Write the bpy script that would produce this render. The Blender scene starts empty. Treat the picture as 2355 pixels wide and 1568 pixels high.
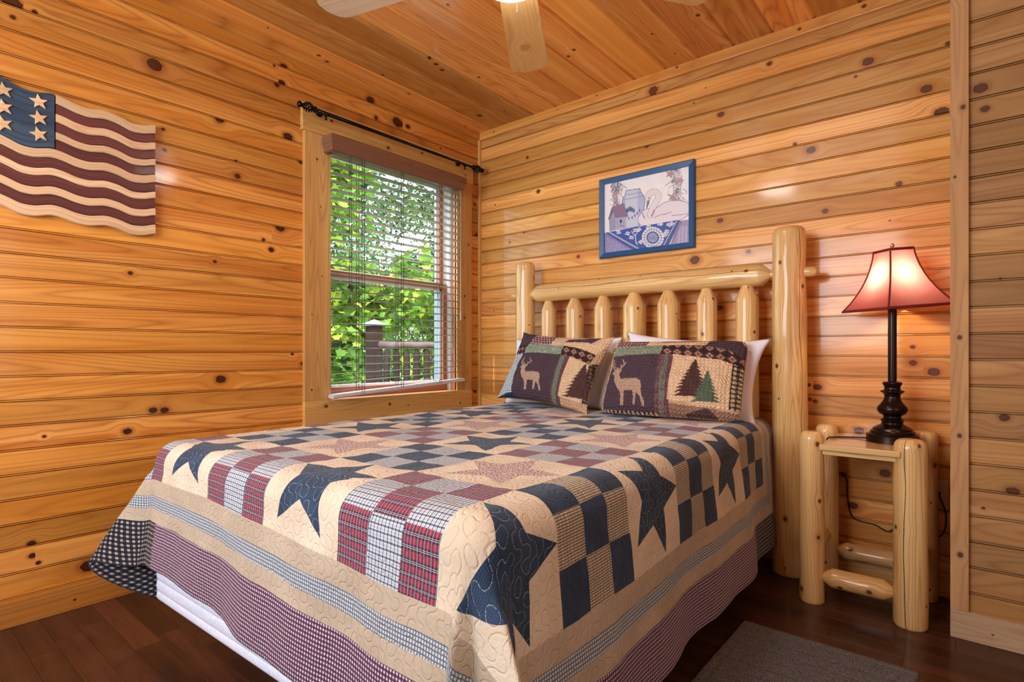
import bpy, math, random
import numpy as np
from mathutils import Vector, Matrix, noise as mn

# ------------------------------------------------------------------ camera, sky, lights, exposure
SC = bpy.context.scene
COL = SC.collection
YAW = math.radians(39.83)
CAM = (2.603, -2.777, .961)
cd = bpy.data.cameras.new('camera'); cam = bpy.data.objects.new('camera', cd); COL.objects.link(cam)
cd.sensor_width = 36; cd.sensor_fit = 'HORIZONTAL'; cd.lens = 1285.8 / 2355 * 36
cd.shift_y = 24.7 / 2355; cd.clip_start = .02; cd.clip_end = 200
cam.location = CAM; cam.rotation_euler = (math.radians(90), 0, YAW)
SC.camera = cam
SC.view_settings.view_transform = 'Standard'; SC.view_settings.look = 'None'
SC.view_settings.gamma = 1; SC.view_settings.use_curve_mapping = False
SC.view_settings.exposure = 0.50

w = bpy.data.worlds.new('sky'); SC.world = w; w.use_nodes = True
nt = w.node_tree; nt.nodes.clear()
so = nt.nodes.new('ShaderNodeOutputWorld'); sb = nt.nodes.new('ShaderNodeBackground'); sk = nt.nodes.new('ShaderNodeTexSky')
sk.sky_type = 'NISHITA'; sk.sun_disc = False; sk.sun_elevation = math.radians(50); sk.sun_rotation = math.radians(100)
sk.air_density = 1.3; sk.dust_density = 2.0
sb.inputs['Strength'].default_value = .85
nt.links.new(sk.outputs[0], sb.inputs['Color']); nt.links.new(sb.outputs[0], so.inputs['Surface'])

def lamp(name, kind, loc, energy, color=(1, 1, 1), rot=(0, 0, 0), **kw):
    d = bpy.data.lights.new(name, kind); d.energy = energy; d.color = color
    for k, v in kw.items(): setattr(d, k, v)
    o = bpy.data.objects.new(name, d); o.location = loc; o.rotation_euler = rot; COL.objects.link(o); return o
R = math.radians
lamp('sun', 'SUN', (0, 0, 10), 5.2, (1, .95, .86), tuple(Vector((.22, .50, -.84)).to_track_quat('-Z', 'Y').to_euler()), angle=R(1))
lamp('window_portal', 'AREA', (-.17, -.69, 1.39), 1, rot=(0, R(-90), 0), shape='RECTANGLE', size=1.36, size_y=.95).data.cycles.is_portal = True
# added fill lamps: one outside over the window, two inside out of view
lamp('window_fill_lamp', 'AREA', (-1.15, -.75, 3.42), 620, (.66, .83, 1), (0, R(-48), 0), shape='RECTANGLE', size=1.5, size_y=1.8)  # added lamp that strengthens the sky's light through the window
lamp('rear_fill_lamp', 'AREA', (1.15, -4.1, 1.6), 62, (.84, .93, 1), (R(90), 0, 0), shape='RECTANGLE', size=1.7, size_y=1.2)  # unseen fill added behind the camera; no window is built there
lamp('side_fill_lamp', 'AREA', (3.75, -2.6, 1.45), 9, (1, .97, .93), (0, R(90), 0), shape='RECTANGLE', size=1.5, size_y=1.6)  # weak unseen fill added at the right; that wall has no window

# ------------------------------------------------------------------ helpers
def srgb(r, g, b):
    f = lambda c: (c / 255 / 12.92) if c / 255 <= .04045 else ((c / 255 + .055) / 1.055) ** 2.4
    return (f(r), f(g), f(b), 1)

class S:
    """a node socket (or number) with arithmetic"""
    def __init__(s, nt, x): s.nt = nt; s.x = x
    def _m(s, op, *a, clamp=False):
        n = s.nt.nodes.new('ShaderNodeMath'); n.operation = op; n.use_clamp = clamp
        for i, q in enumerate((s,) + a):
            q = q.x if isinstance(q, S) else q
            if isinstance(q, (int, float)): n.inputs[i].default_value = q
            else: s.nt.links.new(q, n.inputs[i])
        return S(s.nt, n.outputs[0])
    def __add__(s, o): return s._m('ADD', o)
    def __radd__(s, o): return s._m('ADD', o)
    def __sub__(s, o): return s._m('SUBTRACT', o)
    def __rsub__(s, o): return S(s.nt, o)._m('SUBTRACT', s)
    def __mul__(s, o): return s._m('MULTIPLY', o)
    def __rmul__(s, o): return s._m('MULTIPLY', o)
    def __truediv__(s, o): return s._m('DIVIDE', o)
    def __rtruediv__(s, o): return S(s.nt, o)._m('DIVIDE', s)
    def floor(s): return s._m('FLOOR')
    def fract(s): return s._m('FRACT')
    def abs(s): return s._m('ABSOLUTE')
    def sqrt(s): return s._m('SQRT')
    def sin(s): return s._m('SINE')
    def cos(s): return s._m('COSINE')
    def pow(s, o): return s._m('POWER', o)
    def min(s, o): return s._m('MINIMUM', o)
    def max(s, o): return s._m('MAXIMUM', o)
    def lt(s, o): return s._m('LESS_THAN', o)
    def gt(s, o): return s._m('GREATER_THAN', o)
    def clamp(s): return s._m('ADD', 0.0, clamp=True)
    def ramp(s, a, b):      # smooth 0..1 between a and b
        n = s.nt.nodes.new('ShaderNodeMapRange'); n.interpolation_type = 'SMOOTHSTEP'
        s.nt.links.new(s.x, n.inputs[0]); n.inputs[1].default_value = a; n.inputs[2].default_value = b
        return S(s.nt, n.outputs[0])

class M:
    """material under construction"""
    def __init__(s, name):
        s.mat = bpy.data.materials.new(name); s.mat.use_nodes = True; s.nt = s.mat.node_tree
        s.nt.nodes.clear(); s.out = s.nt.nodes.new('ShaderNodeOutputMaterial')
        s.b = s.nt.nodes.new('ShaderNodeBsdfPrincipled'); s.nt.links.new(s.b.outputs[0], s.out.inputs[0])
    def uv(s, name):
        n = s.nt.nodes.new('ShaderNodeUVMap'); n.uv_map = name
        p = s.nt.nodes.new('ShaderNodeSeparateXYZ'); s.nt.links.new(n.outputs[0], p.inputs[0])
        return S(s.nt, p.outputs[0]), S(s.nt, p.outputs[1])
    def objc(s, which='Object'):
        n = s.nt.nodes.new('ShaderNodeTexCoord'); p = s.nt.nodes.new('ShaderNodeSeparateXYZ')
        s.nt.links.new(n.outputs[which], p.inputs[0]); return [S(s.nt, p.outputs[i]) for i in range(3)]
    def vec(s, a, b, c=0.0):
        n = s.nt.nodes.new('ShaderNodeCombineXYZ')
        for i, q in enumerate((a, b, c)):
            if isinstance(q, S): s.nt.links.new(q.x, n.inputs[i])
            else: n.inputs[i].default_value = q
        return n.outputs[0]
    def noise(s, a, b, c=0.0, scale=1.0, detail=2.0, rough=.5):
        n = s.nt.nodes.new('ShaderNodeTexNoise'); s.nt.links.new(s.vec(a, b, c), n.inputs['Vector'])
        n.inputs['Scale'].default_value = scale; n.inputs['Detail'].default_value = detail
        n.inputs['Roughness'].default_value = rough
        return S(s.nt, n.outputs[0])
    def rand(s, a, b=0.0, c=0.0):
        n = s.nt.nodes.new('ShaderNodeTexWhiteNoise'); n.noise_dimensions = '3D'
        s.nt.links.new(s.vec(a, b, c), n.inputs['Vector']); return S(s.nt, n.outputs['Value'])
    def mix(s, f, a, b, blend='MIX'):
        n = s.nt.nodes.new('ShaderNodeMix'); n.data_type = 'RGBA'; n.blend_type = blend
        for i, q in ((0, f), (6, a), (7, b)):
            if isinstance(q, S): s.nt.links.new(q.x, n.inputs[i])
            elif isinstance(q, bpy.types.NodeSocket): s.nt.links.new(q, n.inputs[i])
            else: n.inputs[i].default_value = q
        return n.outputs[2]
    def set(s, **kw):
        for k, v in kw.items():
            k = k.replace('_', ' ')
            if isinstance(v, S): s.nt.links.new(v.x, s.b.inputs[k])
            elif isinstance(v, bpy.types.NodeSocket): s.nt.links.new(v, s.b.inputs[k])
            else: s.b.inputs[k].default_value = v
        return s
    def bump(s, h, dist=.002, strength=1.0):
        n = s.nt.nodes.new('ShaderNodeBump'); n.inputs['Distance'].default_value = dist
        n.inputs['Strength'].default_value = strength; s.nt.links.new(h.x, n.inputs['Height'])
        s.nt.links.new(n.outputs[0], s.b.inputs['Normal']); return n

def wood(name, light, base, dark, knot, rough=.3, coat=.6, rings=.55, streak=.5, var=.3, ringf=9.0, spec=.5):
    m = M(name)
    U, V0 = m.uv('UVMap'); kx, ky = m.uv('knot'); kr, crack = m.uv('size')
    pid = (V0 / 10.0).floor(); v = V0 - pid * 10.0
    w_ = (kr * kr * 7.0) / (kx * kx * .22 + ky * ky + kr * kr * 2.2)
    ve = v - ky * w_.min(.93) * (kx.abs() / kr).ramp(8.0, 2.0)
    r1, r2 = m.rand(pid, 3.3), m.rand(pid, 7.7)
    broad = m.noise(U * .8 + pid * 3.17, ve * 16.0, pid * 1.3, detail=1)
    fine = m.noise(U * 3.0, ve * 260.0, pid * 1.7, detail=3, rough=.65)
    mid = m.noise(U * 1.3 + pid, ve * 62.0, pid * 2.1, detail=2)
    field = m.noise(U * .75 + pid * 5.1, ve * ringf, pid, detail=0) * 13.0 + mid * .5
    tri = (field.fract() - .5).abs() * 2.0
    ring = tri.pow(3.0)
    c = m.mix(broad.ramp(.3, .7), light, base)
    heart = m.noise(U * .45 + pid * 2.3, ve * 26.0, pid * 4.1, detail=1)
    c = m.mix(heart.ramp(.5, .74) * (r2 * .9 + .15) * var * 2.2, c, tuple(a_ * .45 + b_ * .55 for a_, b_ in zip(base, dark)))
    c = m.mix((ring * rings).clamp(), c, dark)
    c = m.mix(((mid * .6 + fine * .4).ramp(.48, .78) * streak), c, dark)
    c = m.mix((r2 * var * 1.6).clamp(), c, base)
    hs = m.nt.nodes.new('ShaderNodeHueSaturation'); m.nt.links.new(c, hs.inputs['Color'])
    m.nt.links.new(((r1 - .5) * var * 1.5 + .97).x, hs.inputs['Value']); m.nt.links.new(((r2 - .5) * var * .03 + .499).x, hs.inputs['Hue'])
    c = hs.outputs[0]
    # knots
    wob = m.noise(kx * 60.0, ky * 60.0, kr * 300.0, detail=1) - .5
    q = ((kx * kx * .6 + ky * ky).sqrt() / kr) + wob * .7
    halo = q.ramp(2.3, .9)
    c = m.mix(halo * .7, c, dark)
    inner = m.mix(((q * 2.6).fract() - .5).abs() * 1.3, knot, (knot[0] * 1.45, knot[1] * 1.3, knot[2] * 1.2, 1))
    c = m.mix(q.ramp(1.06, .92), c, inner)
    edge = (q - .96).abs().ramp(.16, .02)
    c = m.mix(edge * .8, c, (knot[0] * .45, knot[1] * .45, knot[2] * .45, 1))
    # drying crack
    cm = ((v - crack + (m.noise(U * 2.2, 0.0, pid) - .5) * .05).abs().lt(.0011)) * crack.gt(.001)
    c = m.mix(cm, c, srgb(45, 28, 18))
    m.set(Base_Color=c, Roughness=max(rough, .42), Coat_Weight=coat, Coat_Roughness=.10 if rough < .5 else .3, Coat_IOR=1.42, Specular_IOR_Level=.25)
    m.bump(fine * .6 + mid * .4 - cm * 3.0, .0006, .5)
    return m.mat

def plain(name, col, rough=.5, metal=0, **kw):
    m = M(name); x, y, z = m.objc()
    n = m.noise(x, y, z, scale=35, detail=3)
    m.set(Base_Color=m.mix(n.ramp(.3, .7), tuple(c * .9 for c in col[:3]) + (1,), col), Roughness=rough, Metallic=metal, **kw)
    return m.mat

PINE_L = wood('honey_pine_planks', srgb(234, 168, 82), srgb(208, 132, 50), srgb(142, 72, 20), srgb(66, 30, 16))
PINE_B = wood('lit_honey_pine_planks', srgb(238, 184, 106), srgb(216, 150, 72), srgb(170, 96, 36), srgb(98, 56, 32))  # same pine as the left wall; light on the bed wall painted in paler
PINE_C = wood('ceiling_pine_boards', srgb(240, 180, 98), srgb(218, 146, 64), srgb(148, 84, 32), srgb(60, 30, 18), var=.55)
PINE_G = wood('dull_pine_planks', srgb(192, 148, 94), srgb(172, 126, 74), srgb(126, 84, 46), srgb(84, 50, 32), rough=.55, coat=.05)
PINE_T = wood('pine_trim', srgb(242, 194, 120), srgb(224, 168, 94), srgb(178, 114, 56), srgb(84, 46, 28), ringf=14)
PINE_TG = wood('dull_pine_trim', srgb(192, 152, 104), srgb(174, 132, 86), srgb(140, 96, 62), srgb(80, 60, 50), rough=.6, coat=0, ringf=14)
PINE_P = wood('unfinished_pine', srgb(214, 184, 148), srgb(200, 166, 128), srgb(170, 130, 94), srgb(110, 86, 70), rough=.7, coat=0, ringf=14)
LOG = wood('peeled_cedar_log', srgb(238, 200, 138), srgb(224, 180, 114), srgb(176, 120, 62), srgb(96, 62, 38), rough=.22, coat=.8, rings=.62, ringf=18, var=.08)
SASH = wood('brown_stained_sash', srgb(188, 118, 78), srgb(170, 102, 64), srgb(120, 68, 42), srgb(80, 50, 40), ringf=12)
BLADE = wood('maple_fan_blade', srgb(236, 196, 132), srgb(226, 180, 110), srgb(198, 146, 82), srgb(190, 140, 84), rough=.3, coat=1.0, ringf=20, var=.05)

NCNT = [0]
ORG = {}
def tag(o, label=None, cat=None, group=None, kind=None):
    for k, v in (('label', label), ('category', cat), ('group', group), ('kind', kind)):
        if v: o[k] = v
    return o
def empty(name, loc, label=None, cat=None, **kw):
    o = bpy.data.objects.new(name, None); COL.objects.link(o); o.location = loc; o.empty_display_size = .05
    ORG[o.name] = Vector(loc); return tag(o, label, cat, **kw)
def mesh(name, verts, faces, mat, parent=None, smooth=False, uvs=None, knots=None, crack=0.0, uvoff=True, kid=None):
    """verts in world space; uvs = per-face list of (s, c) in metres; knots = [(s, c, r)]"""
    org = ORG[parent.name] if parent else Vector((0, 0, 0))
    me = bpy.data.meshes.new(name)
    if len(verts) and parent: verts = [(v[0] - org[0], v[1] - org[1], v[2] - org[2]) for v in verts]
    me.from_pydata([tuple(map(float, v)) for v in verts], [], faces)
    for m_ in (mat if isinstance(mat, (list, tuple)) else [mat]): me.materials.append(m_)
    o = bpy.data.objects.new(name, me); COL.objects.link(o)
    if parent: o.parent = parent
    ORG[o.name] = org
    if smooth: me.polygons.foreach_set('use_smooth', [True] * len(me.polygons))
    if uvs is not None:
        NCNT[0] += 1
        a = me.uv_layers.new(name='UVMap'); b = me.uv_layers.new(name='knot'); c = me.uv_layers.new(name='size')
        A, B, Cc = [], [], []
        for fi, fu in enumerate(uvs):
            k = kid[fi] if kid else NCNT[0] * 7
            cs = sum(q[0] for q in fu) / len(fu); cc = sum(q[1] for q in fu) / len(fu)
            kn = None
            if knots:
                kl = knots[k] if kid else knots
                if kl: kn = min(kl, key=lambda q: (q[0] - cs) ** 2 + (q[1] - cc) ** 2)
            for (s_, c_) in fu:
                A += [s_, c_ + 10 * k]
                B += [s_ - kn[0], c_ - kn[1]] if kn else [9, 9]
                Cc += [kn[2] if kn else .001, crack]
        a.data.foreach_set('uv', A); b.data.foreach_set('uv', B); c.data.foreach_set('uv', Cc)
    me.update(); return o
def bevel(o, w=.003, seg=2, angle=40):
    m = o.modifiers.new('bevel', 'BEVEL'); m.width = w; m.segments = seg; m.limit_method = 'ANGLE'; m.angle_limit = R(angle)
    return o
def box_geo(lo, hi):
    x0, y0, z0 = lo; x1, y1, z1 = hi
    v = [(x0, y0, z0), (x1, y0, z0), (x1, y1, z0), (x0, y1, z0), (x0, y0, z1), (x1, y0, z1), (x1, y1, z1), (x0, y1, z1)]
    f = [(0, 3, 2, 1), (4, 5, 6, 7), (0, 1, 5, 4), (1, 2, 6, 5), (2, 3, 7, 6), (3, 0, 4, 7)]
    return v, f
def board(name, lo, hi, mat, parent=None, grain=None, bev=.002, knots=0, seed=0, kind=None):
    """box with wood UVs; the grain runs along the longest axis"""
    v, f = box_geo(lo, hi); d = [hi[i] - lo[i] for i in range(3)]
    g = d.index(max(d)) if grain is None else grain
    others = [i for i in range(3) if i != g]
    fu = []
    for face in f:
        pts = [v[i] for i in face]
        vary = [i for i in others if max(p[i] for p in pts) - min(p[i] for p in pts) > 1e-6]
        if not any(abs(pts[0][g] - p[g]) > 1e-6 for p in pts): fu.append([(p[others[0]] - lo[others[0]], p[others[1]] - lo[others[1]] + 3) for p in pts])
        else: fu.append([(p[g], p[vary[0]] - lo[vary[0]] + (0 if vary[0] == others[0] else 1.5)) for p in pts])
    rnd = random.Random(seed); kn = []
    wide = max(others, key=lambda i: d[i]); base = 0 if wide == others[0] else 1.5
    for i in range(knots):
        kn.append((lo[g] + (i + rnd.uniform(.2, .8)) / knots * d[g], base + rnd.uniform(.2, .8) * d[wide], rnd.uniform(.002, .007)))
    if kn:   # split along the grain so each piece owns one knot
        v2, f2, fu2 = [], [], []
        kn.sort(); cuts = [lo[g]] + [(kn[i][0] + kn[i + 1][0]) / 2 for i in range(len(kn) - 1)] + [hi[g]]
        for j in range(len(cuts) - 1):
            l = list(lo); h = list(hi); l[g] = cuts[j]; h[g] = cuts[j + 1]
            vv, ff = box_geo(l, h)
            for q, face in enumerate(ff):
                pts = [vv[i] for i in face]
                if all(abs(p[g] - pts[0][g]) < 1e-6 for p in pts) and lo[g] + 1e-5 < pts[0][g] < hi[g] - 1e-5: continue
                vary = [i for i in others if max(p[i] for p in pts) - min(p[i] for p in pts) > 1e-6]
                if all(abs(p[g] - pts[0][g]) < 1e-6 for p in pts): fu2.append([(p[others[0]] - lo[others[0]], p[others[1]] - lo[others[1]] + 3) for p in pts])
                else: fu2.append([(p[g], p[vary[0]] - lo[vary[0]] + (0 if vary[0] == others[0] else 1.5)) for p in pts])
                b0 = len(v2); v2 += pts; f2.append(tuple(range(b0, b0 + 4)))
        o = mesh(name, v2, f2, mat, parent, uvs=fu2, knots=kn)
        wd = o.modifiers.new('weld', 'WELD'); wd.merge_threshold = .0002
    else:
        o = mesh(name, v, f, mat, parent, uvs=fu)
    if bev: bevel(o, bev)
    if kind: o['kind'] = kind
    return o
def simple_box(name, lo, hi, mat, parent=None, bev=.002, kind=None):
    v, f = box_geo(lo, hi); o = mesh(name, v, f, mat, parent)
    if bev: bevel(o, bev)
    if kind: o['kind'] = kind
    return o
def frame_of(p0, p1):
    p0, p1 = Vector(p0), Vector(p1); ax = (p1 - p0).normalized()
    away = (p0 + p1) / 2 - Vector(CAM); away -= ax * away.dot(ax)
    u = away.normalized(); return p0, p1, ax, u, ax.cross(u)
def log(name, p0, p1, r0, r1, e0='cut', e1='cut', parent=None, seed=1, knots=4, crack=0.0, mat=None, n=28, tl=.04, kr=(.0025, .0075), rough=.025, bow=0.0):
    p0, p1, ax, u, w_ = frame_of(p0, p1); L = (p1 - p0).length; rnd = random.Random(seed)
    def ends(kind, r):
        if kind == 'cut': return [(0, .93), (.004, .985), (.009, 1)]
        if kind == 'dome': return [(0, .5), (.002, .66), (.007, .82), (.015, .93), (.026, .985), (.036, 1)]
        if kind == 'flatcone': return [(0, .42), (.004, .46), (.062, .97), (.07, 1)]
        if kind == 'shortcone': return [(0, .45), (.003, .5), (.030, .97), (.036, 1)]
        if kind == 'tenon': return [(0, .34), (tl, .34), (tl + .004, .42), (tl + .034, .94), (tl + .040, .99), (tl + .046, 1)]
        return [(0, 1)]
    st = []
    a = ends(e0, r0); b = ends(e1, r1)
    m_ = max(2, int((L - a[-1][0] - b[-1][0]) / .05))
    st = list(a) + [(a[-1][0] + (L - a[-1][0] - b[-1][0]) * i / m_, 1) for i in range(1, m_)] + [(L - s_, k) for s_, k in reversed(b)]
    V, F, UVs = [], [], []
    ph = rnd.uniform(0, 6)
    for s_, k in st:
        t = s_ / L; rr = r0 + (r1 - r0) * t
        cx = p0 + ax * s_ + w_ * (bow * math.sin(t * math.pi)) 
        for j in range(n + 1):
            th = 2 * math.pi * j / n
            g = 1 + rough * (mn.noise(Vector((math.cos(th) * 1.3, math.sin(th) * 1.3 + seed * 9.1, s_ * 5))) + .5 * mn.noise(Vector((math.cos(th) * 3, math.sin(th) * 3, s_ * 11 + seed)))) * (1 if k > .5 else .2)
            q = cx + (u * math.cos(th) + w_ * math.sin(th)) * rr * k * g
            V.append(q if j < n else V[-n])
    for i in range(len(st) - 1):
        for j in range(n):
            a0 = i * (n + 1) + j; F.append((a0, a0 + 1, a0 + n + 2, a0 + n + 1))
            ra = r0
            UVs.append([(st[i][0] + seed, 2 * math.pi * ra * j / n), (st[i][0] + seed, 2 * math.pi * ra * (j + 1) / n),
                        (st[i + 1][0] + seed, 2 * math.pi * ra * (j + 1) / n), (st[i + 1][0] + seed, 2 * math.pi * ra * j / n)])
    for i, rev in ((0, True), (len(st) - 1, False)):
        c0 = len(V); k = st[i][1]; V.append(p0 + ax * st[i][0])
        for j in range(n):
            a0 = i * (n + 1) + j; q = (a0, a0 + 1, c0) if not rev else (a0 + 1, a0, c0)
            F.append(q); rr = r0 * k
            uvf = lambda jj: (math.cos(2 * math.pi * jj / n) * rr * .3 + seed, math.sin(2 * math.pi * jj / n) * rr + 2)
            UVs.append([uvf(j), uvf(j + 1), (seed, 2)] if not rev else [uvf(j + 1), uvf(j), (seed, 2)])
    kn = [(seed + L * (i + rnd.uniform(.1, .9)) / max(knots, 1), 2 * math.pi * r0 * rnd.uniform(.27, .73), rnd.uniform(*kr)) for i in range(knots)]
    o = mesh(name, V, F, mat or LOG, parent, smooth=True, uvs=UVs, knots=kn, crack=crack * 2 * math.pi * r0)
    wd = o.modifiers.new('weld', 'WELD'); wd.merge_threshold = .0001
    es = o.modifiers.new('edges', 'EDGE_SPLIT'); es.split_angle = R(38)
    return o
def tube(name, pts, r, mat, parent=None, n=10, smooth=True, cyclic=False):
    pts = [Vector(p) for p in pts]; V, F = [], []
    up = Vector((0, 0, 1)); N = len(pts)
    prev = None
    for i, p in enumerate(pts):
        t = (pts[min(i + 1, N - 1)] - pts[max(i - 1, 0)]).normalized()
        if prev is None: a = t.cross(up if abs(t.z) < .95 else Vector((1, 0, 0))).normalized()
        else: a = (prev - t * prev.dot(t)).normalized()
        prev = a; b = t.cross(a); rr = r[i] if isinstance(r, (list, tuple)) else r
        for j in range(n):
            th = 2 * math.pi * j / n; V.append(p + (a * math.cos(th) + b * math.sin(th)) * rr)
    for i in range(N - 1):
        for j in range(n):
            k = (j + 1) % n; F.append((i * n + j, i * n + k, (i + 1) * n + k, (i + 1) * n + j))
    F.append(tuple(range(n - 1, -1, -1))); F.append(tuple((N - 1) * n + j for j in range(n)))
    if name is None: return V, F
    return mesh(name, V, F, mat, parent, smooth=smooth)
def lathe(name, prof, c, mat, parent=None, n=40, smooth=True, split=35):
    V, F = [], []
    for r_, z in prof:
        for j in range(n): V.append((c[0] + r_ * math.cos(2 * math.pi * j / n), c[1] + r_ * math.sin(2 * math.pi * j / n), z))
    for i in range(len(prof) - 1):
        for j in range(n):
            k = (j + 1) % n; F.append((i * n + j, i * n + k, (i + 1) * n + k, (i + 1) * n + j))
    F.append(tuple(range(n - 1, -1, -1))); F.append(tuple((len(prof) - 1) * n + j for j in range(n)))
    o = mesh(name, V, F, mat, parent, smooth=smooth)
    if prof[0][1] > prof[-1][1]: o.data.flip_normals()
    if split: e = o.modifiers.new('edges', 'EDGE_SPLIT'); e.split_angle = R(split)
    return o
def merge(parts):
    V, F = [], []
    for v, f in parts:
        b = len(V); V += list(v); F += [tuple(i + b for i in q) for q in f]
    return V, F
def spline(pts, n=8):
    pts = [Vector(p) for p in pts]; out = []
    for i in range(len(pts) - 1):
        p0, p1, p2, p3 = pts[max(i - 1, 0)], pts[i], pts[i + 1], pts[min(i + 2, len(pts) - 1)]
        for k in range(n):
            t = k / n
            out.append(.5 * ((2 * p1) + (p2 - p0) * t + (2 * p0 - 5 * p1 + 4 * p2 - p3) * t * t + (3 * p1 - p0 - 3 * p2 + p3) * t ** 3))
    return out + [pts[-1]]

# ------------------------------------------------------------------ the room
PW = .0867; H = 2.436; TILT = .011          # plank pitch, ceiling height at the bed wall, ceiling rise towards the room
KL = [(-1.953, 2.141, 0.0255), (-1.394, 2.353, 0.0145), (-1.443, 2.338, 0.0051), (-1.405, 2.27, 0.0144), (-1.429, 2.251, 0.011), (-2.394, 2.182, 0.0255), (-2.333, 2.182, 0.0068), (-2.392, 2.135, 0.0076), (-1.619, 2.036, 0.0136), (-1.696, 2.0, 0.017), (-1.372, 2.016, 0.0204), (-1.305, 1.911, 0.0111), (-1.289, 2.156, 0.017), (-1.623, 1.832, 0.0051), (-1.617, 1.764, 0.0119), (-1.921, 1.886, 0.0059), (-1.92, 1.852, 0.0026), (-1.916, 1.801, 0.0076), (-1.412, 1.564, 0.0213), (-1.496, 1.492, 0.0068), (-1.458, 1.45, 0.0119), (-2.038, 1.275, 0.0076), (-1.732, 1.093, 0.0212), (-1.69, 0.838, 0.0187), (-1.958, 0.721, 0.0136), (-1.916, 0.718, 0.0136), (-2.048, 0.644, 0.0136), (-2.306, 0.654, 0.0051), (-2.341, 0.274, 0.0111), (-2.339, 0.23, 0.0094), (-2.323, 0.2, 0.0068), (-2.175, 0.146, 0.0229), (-1.294, 0.901, 0.0111), (-1.351, 0.95, 0.006), (-0.888, 2.362, 0.023), (-0.697, 2.298, 0.0298), (-0.622, 2.299, 0.0136), (-0.85, 2.277, 0.0102), (-0.03, 1.75, 0.0144), (-0.047, 1.952, 0.0093), (-0.043, 0.694, 0.0102)]
KB = [(1.269, 2.354, 0.0238), (1.854, 2.307, 0.0102), (2.122, 2.411, 0.0144), (2.246, 2.187, 0.0187), (2.443, 2.012, 0.0178), (2.493, 1.906, 0.0204), (1.628, 2.131, 0.0144), (1.962, 1.906, 0.0068), (1.231, 2.07, 0.0119), (2.028, 1.863, 0.017), (0.5, 1.959, 0.0119), (0.414, 2.189, 0.0094), (0.386, 1.723, 0.0094), (0.267, 1.671, 0.0068), (1.624, 1.609, 0.0136), (1.76, 1.44, 0.0102), (1.497, 1.427, 0.023), (2.354, 1.65, 0.0102), (2.085, 1.581, 0.011), (1.622, 1.179, 0.0145), (2.399, 0.98, 0.0077), (2.4, 0.916, 0.0119), (2.467, 0.881, 0.0179), (2.019, 0.812, 0.0077), (2.054, 0.804, 0.0145), (2.023, 0.748, 0.0085), (2.045, 0.74, 0.0085), (2.212, 0.625, 0.0162), (2.155, 0.432, 0.0102), (2.191, 0.302, 0.0153), (2.305, 0.456, 0.0179), (0.795, 1.521, 0.0093), (2.511, 2.169, 0.0076)]
KR = [(2.608, 1.835, 0.017), (2.621, 1.763, 0.011), (2.616, 0.444, 0.0043), (2.668, 0.747, 0.0119), (2.689, 0.511, 0.0145), (2.658, 1.2, 0.0034)]
KC = [(0.453, -0.811, 0.0101), (0.469, -0.87, 0.0091), (0.434, -0.751, 0.0094), (1.08, -0.477, 0.0076), (1.025, -0.444, 0.0077), (1.656, -0.366, 0.0087), (1.437, -0.36, 0.0051), (1.449, -0.134, 0.0043), (0.057, -1.241, 0.0087), (0.036, -1.182, 0.009), (0.148, -0.917, 0.0069), (0.207, -0.221, 0.0167), (0.459, -0.172, 0.0065), (0.089, -0.689, 0.0061), (1.561, -0.167, 0.0033), (1.614, -0.285, 0.0033), (0.857, -1.113, 0.0058), (0.127, -0.313, 0.0054), (0.721, -1.284, 0.0131), (0.019, -0.158, 0.0072), (0.367, -0.169, 0.0051)]

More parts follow.
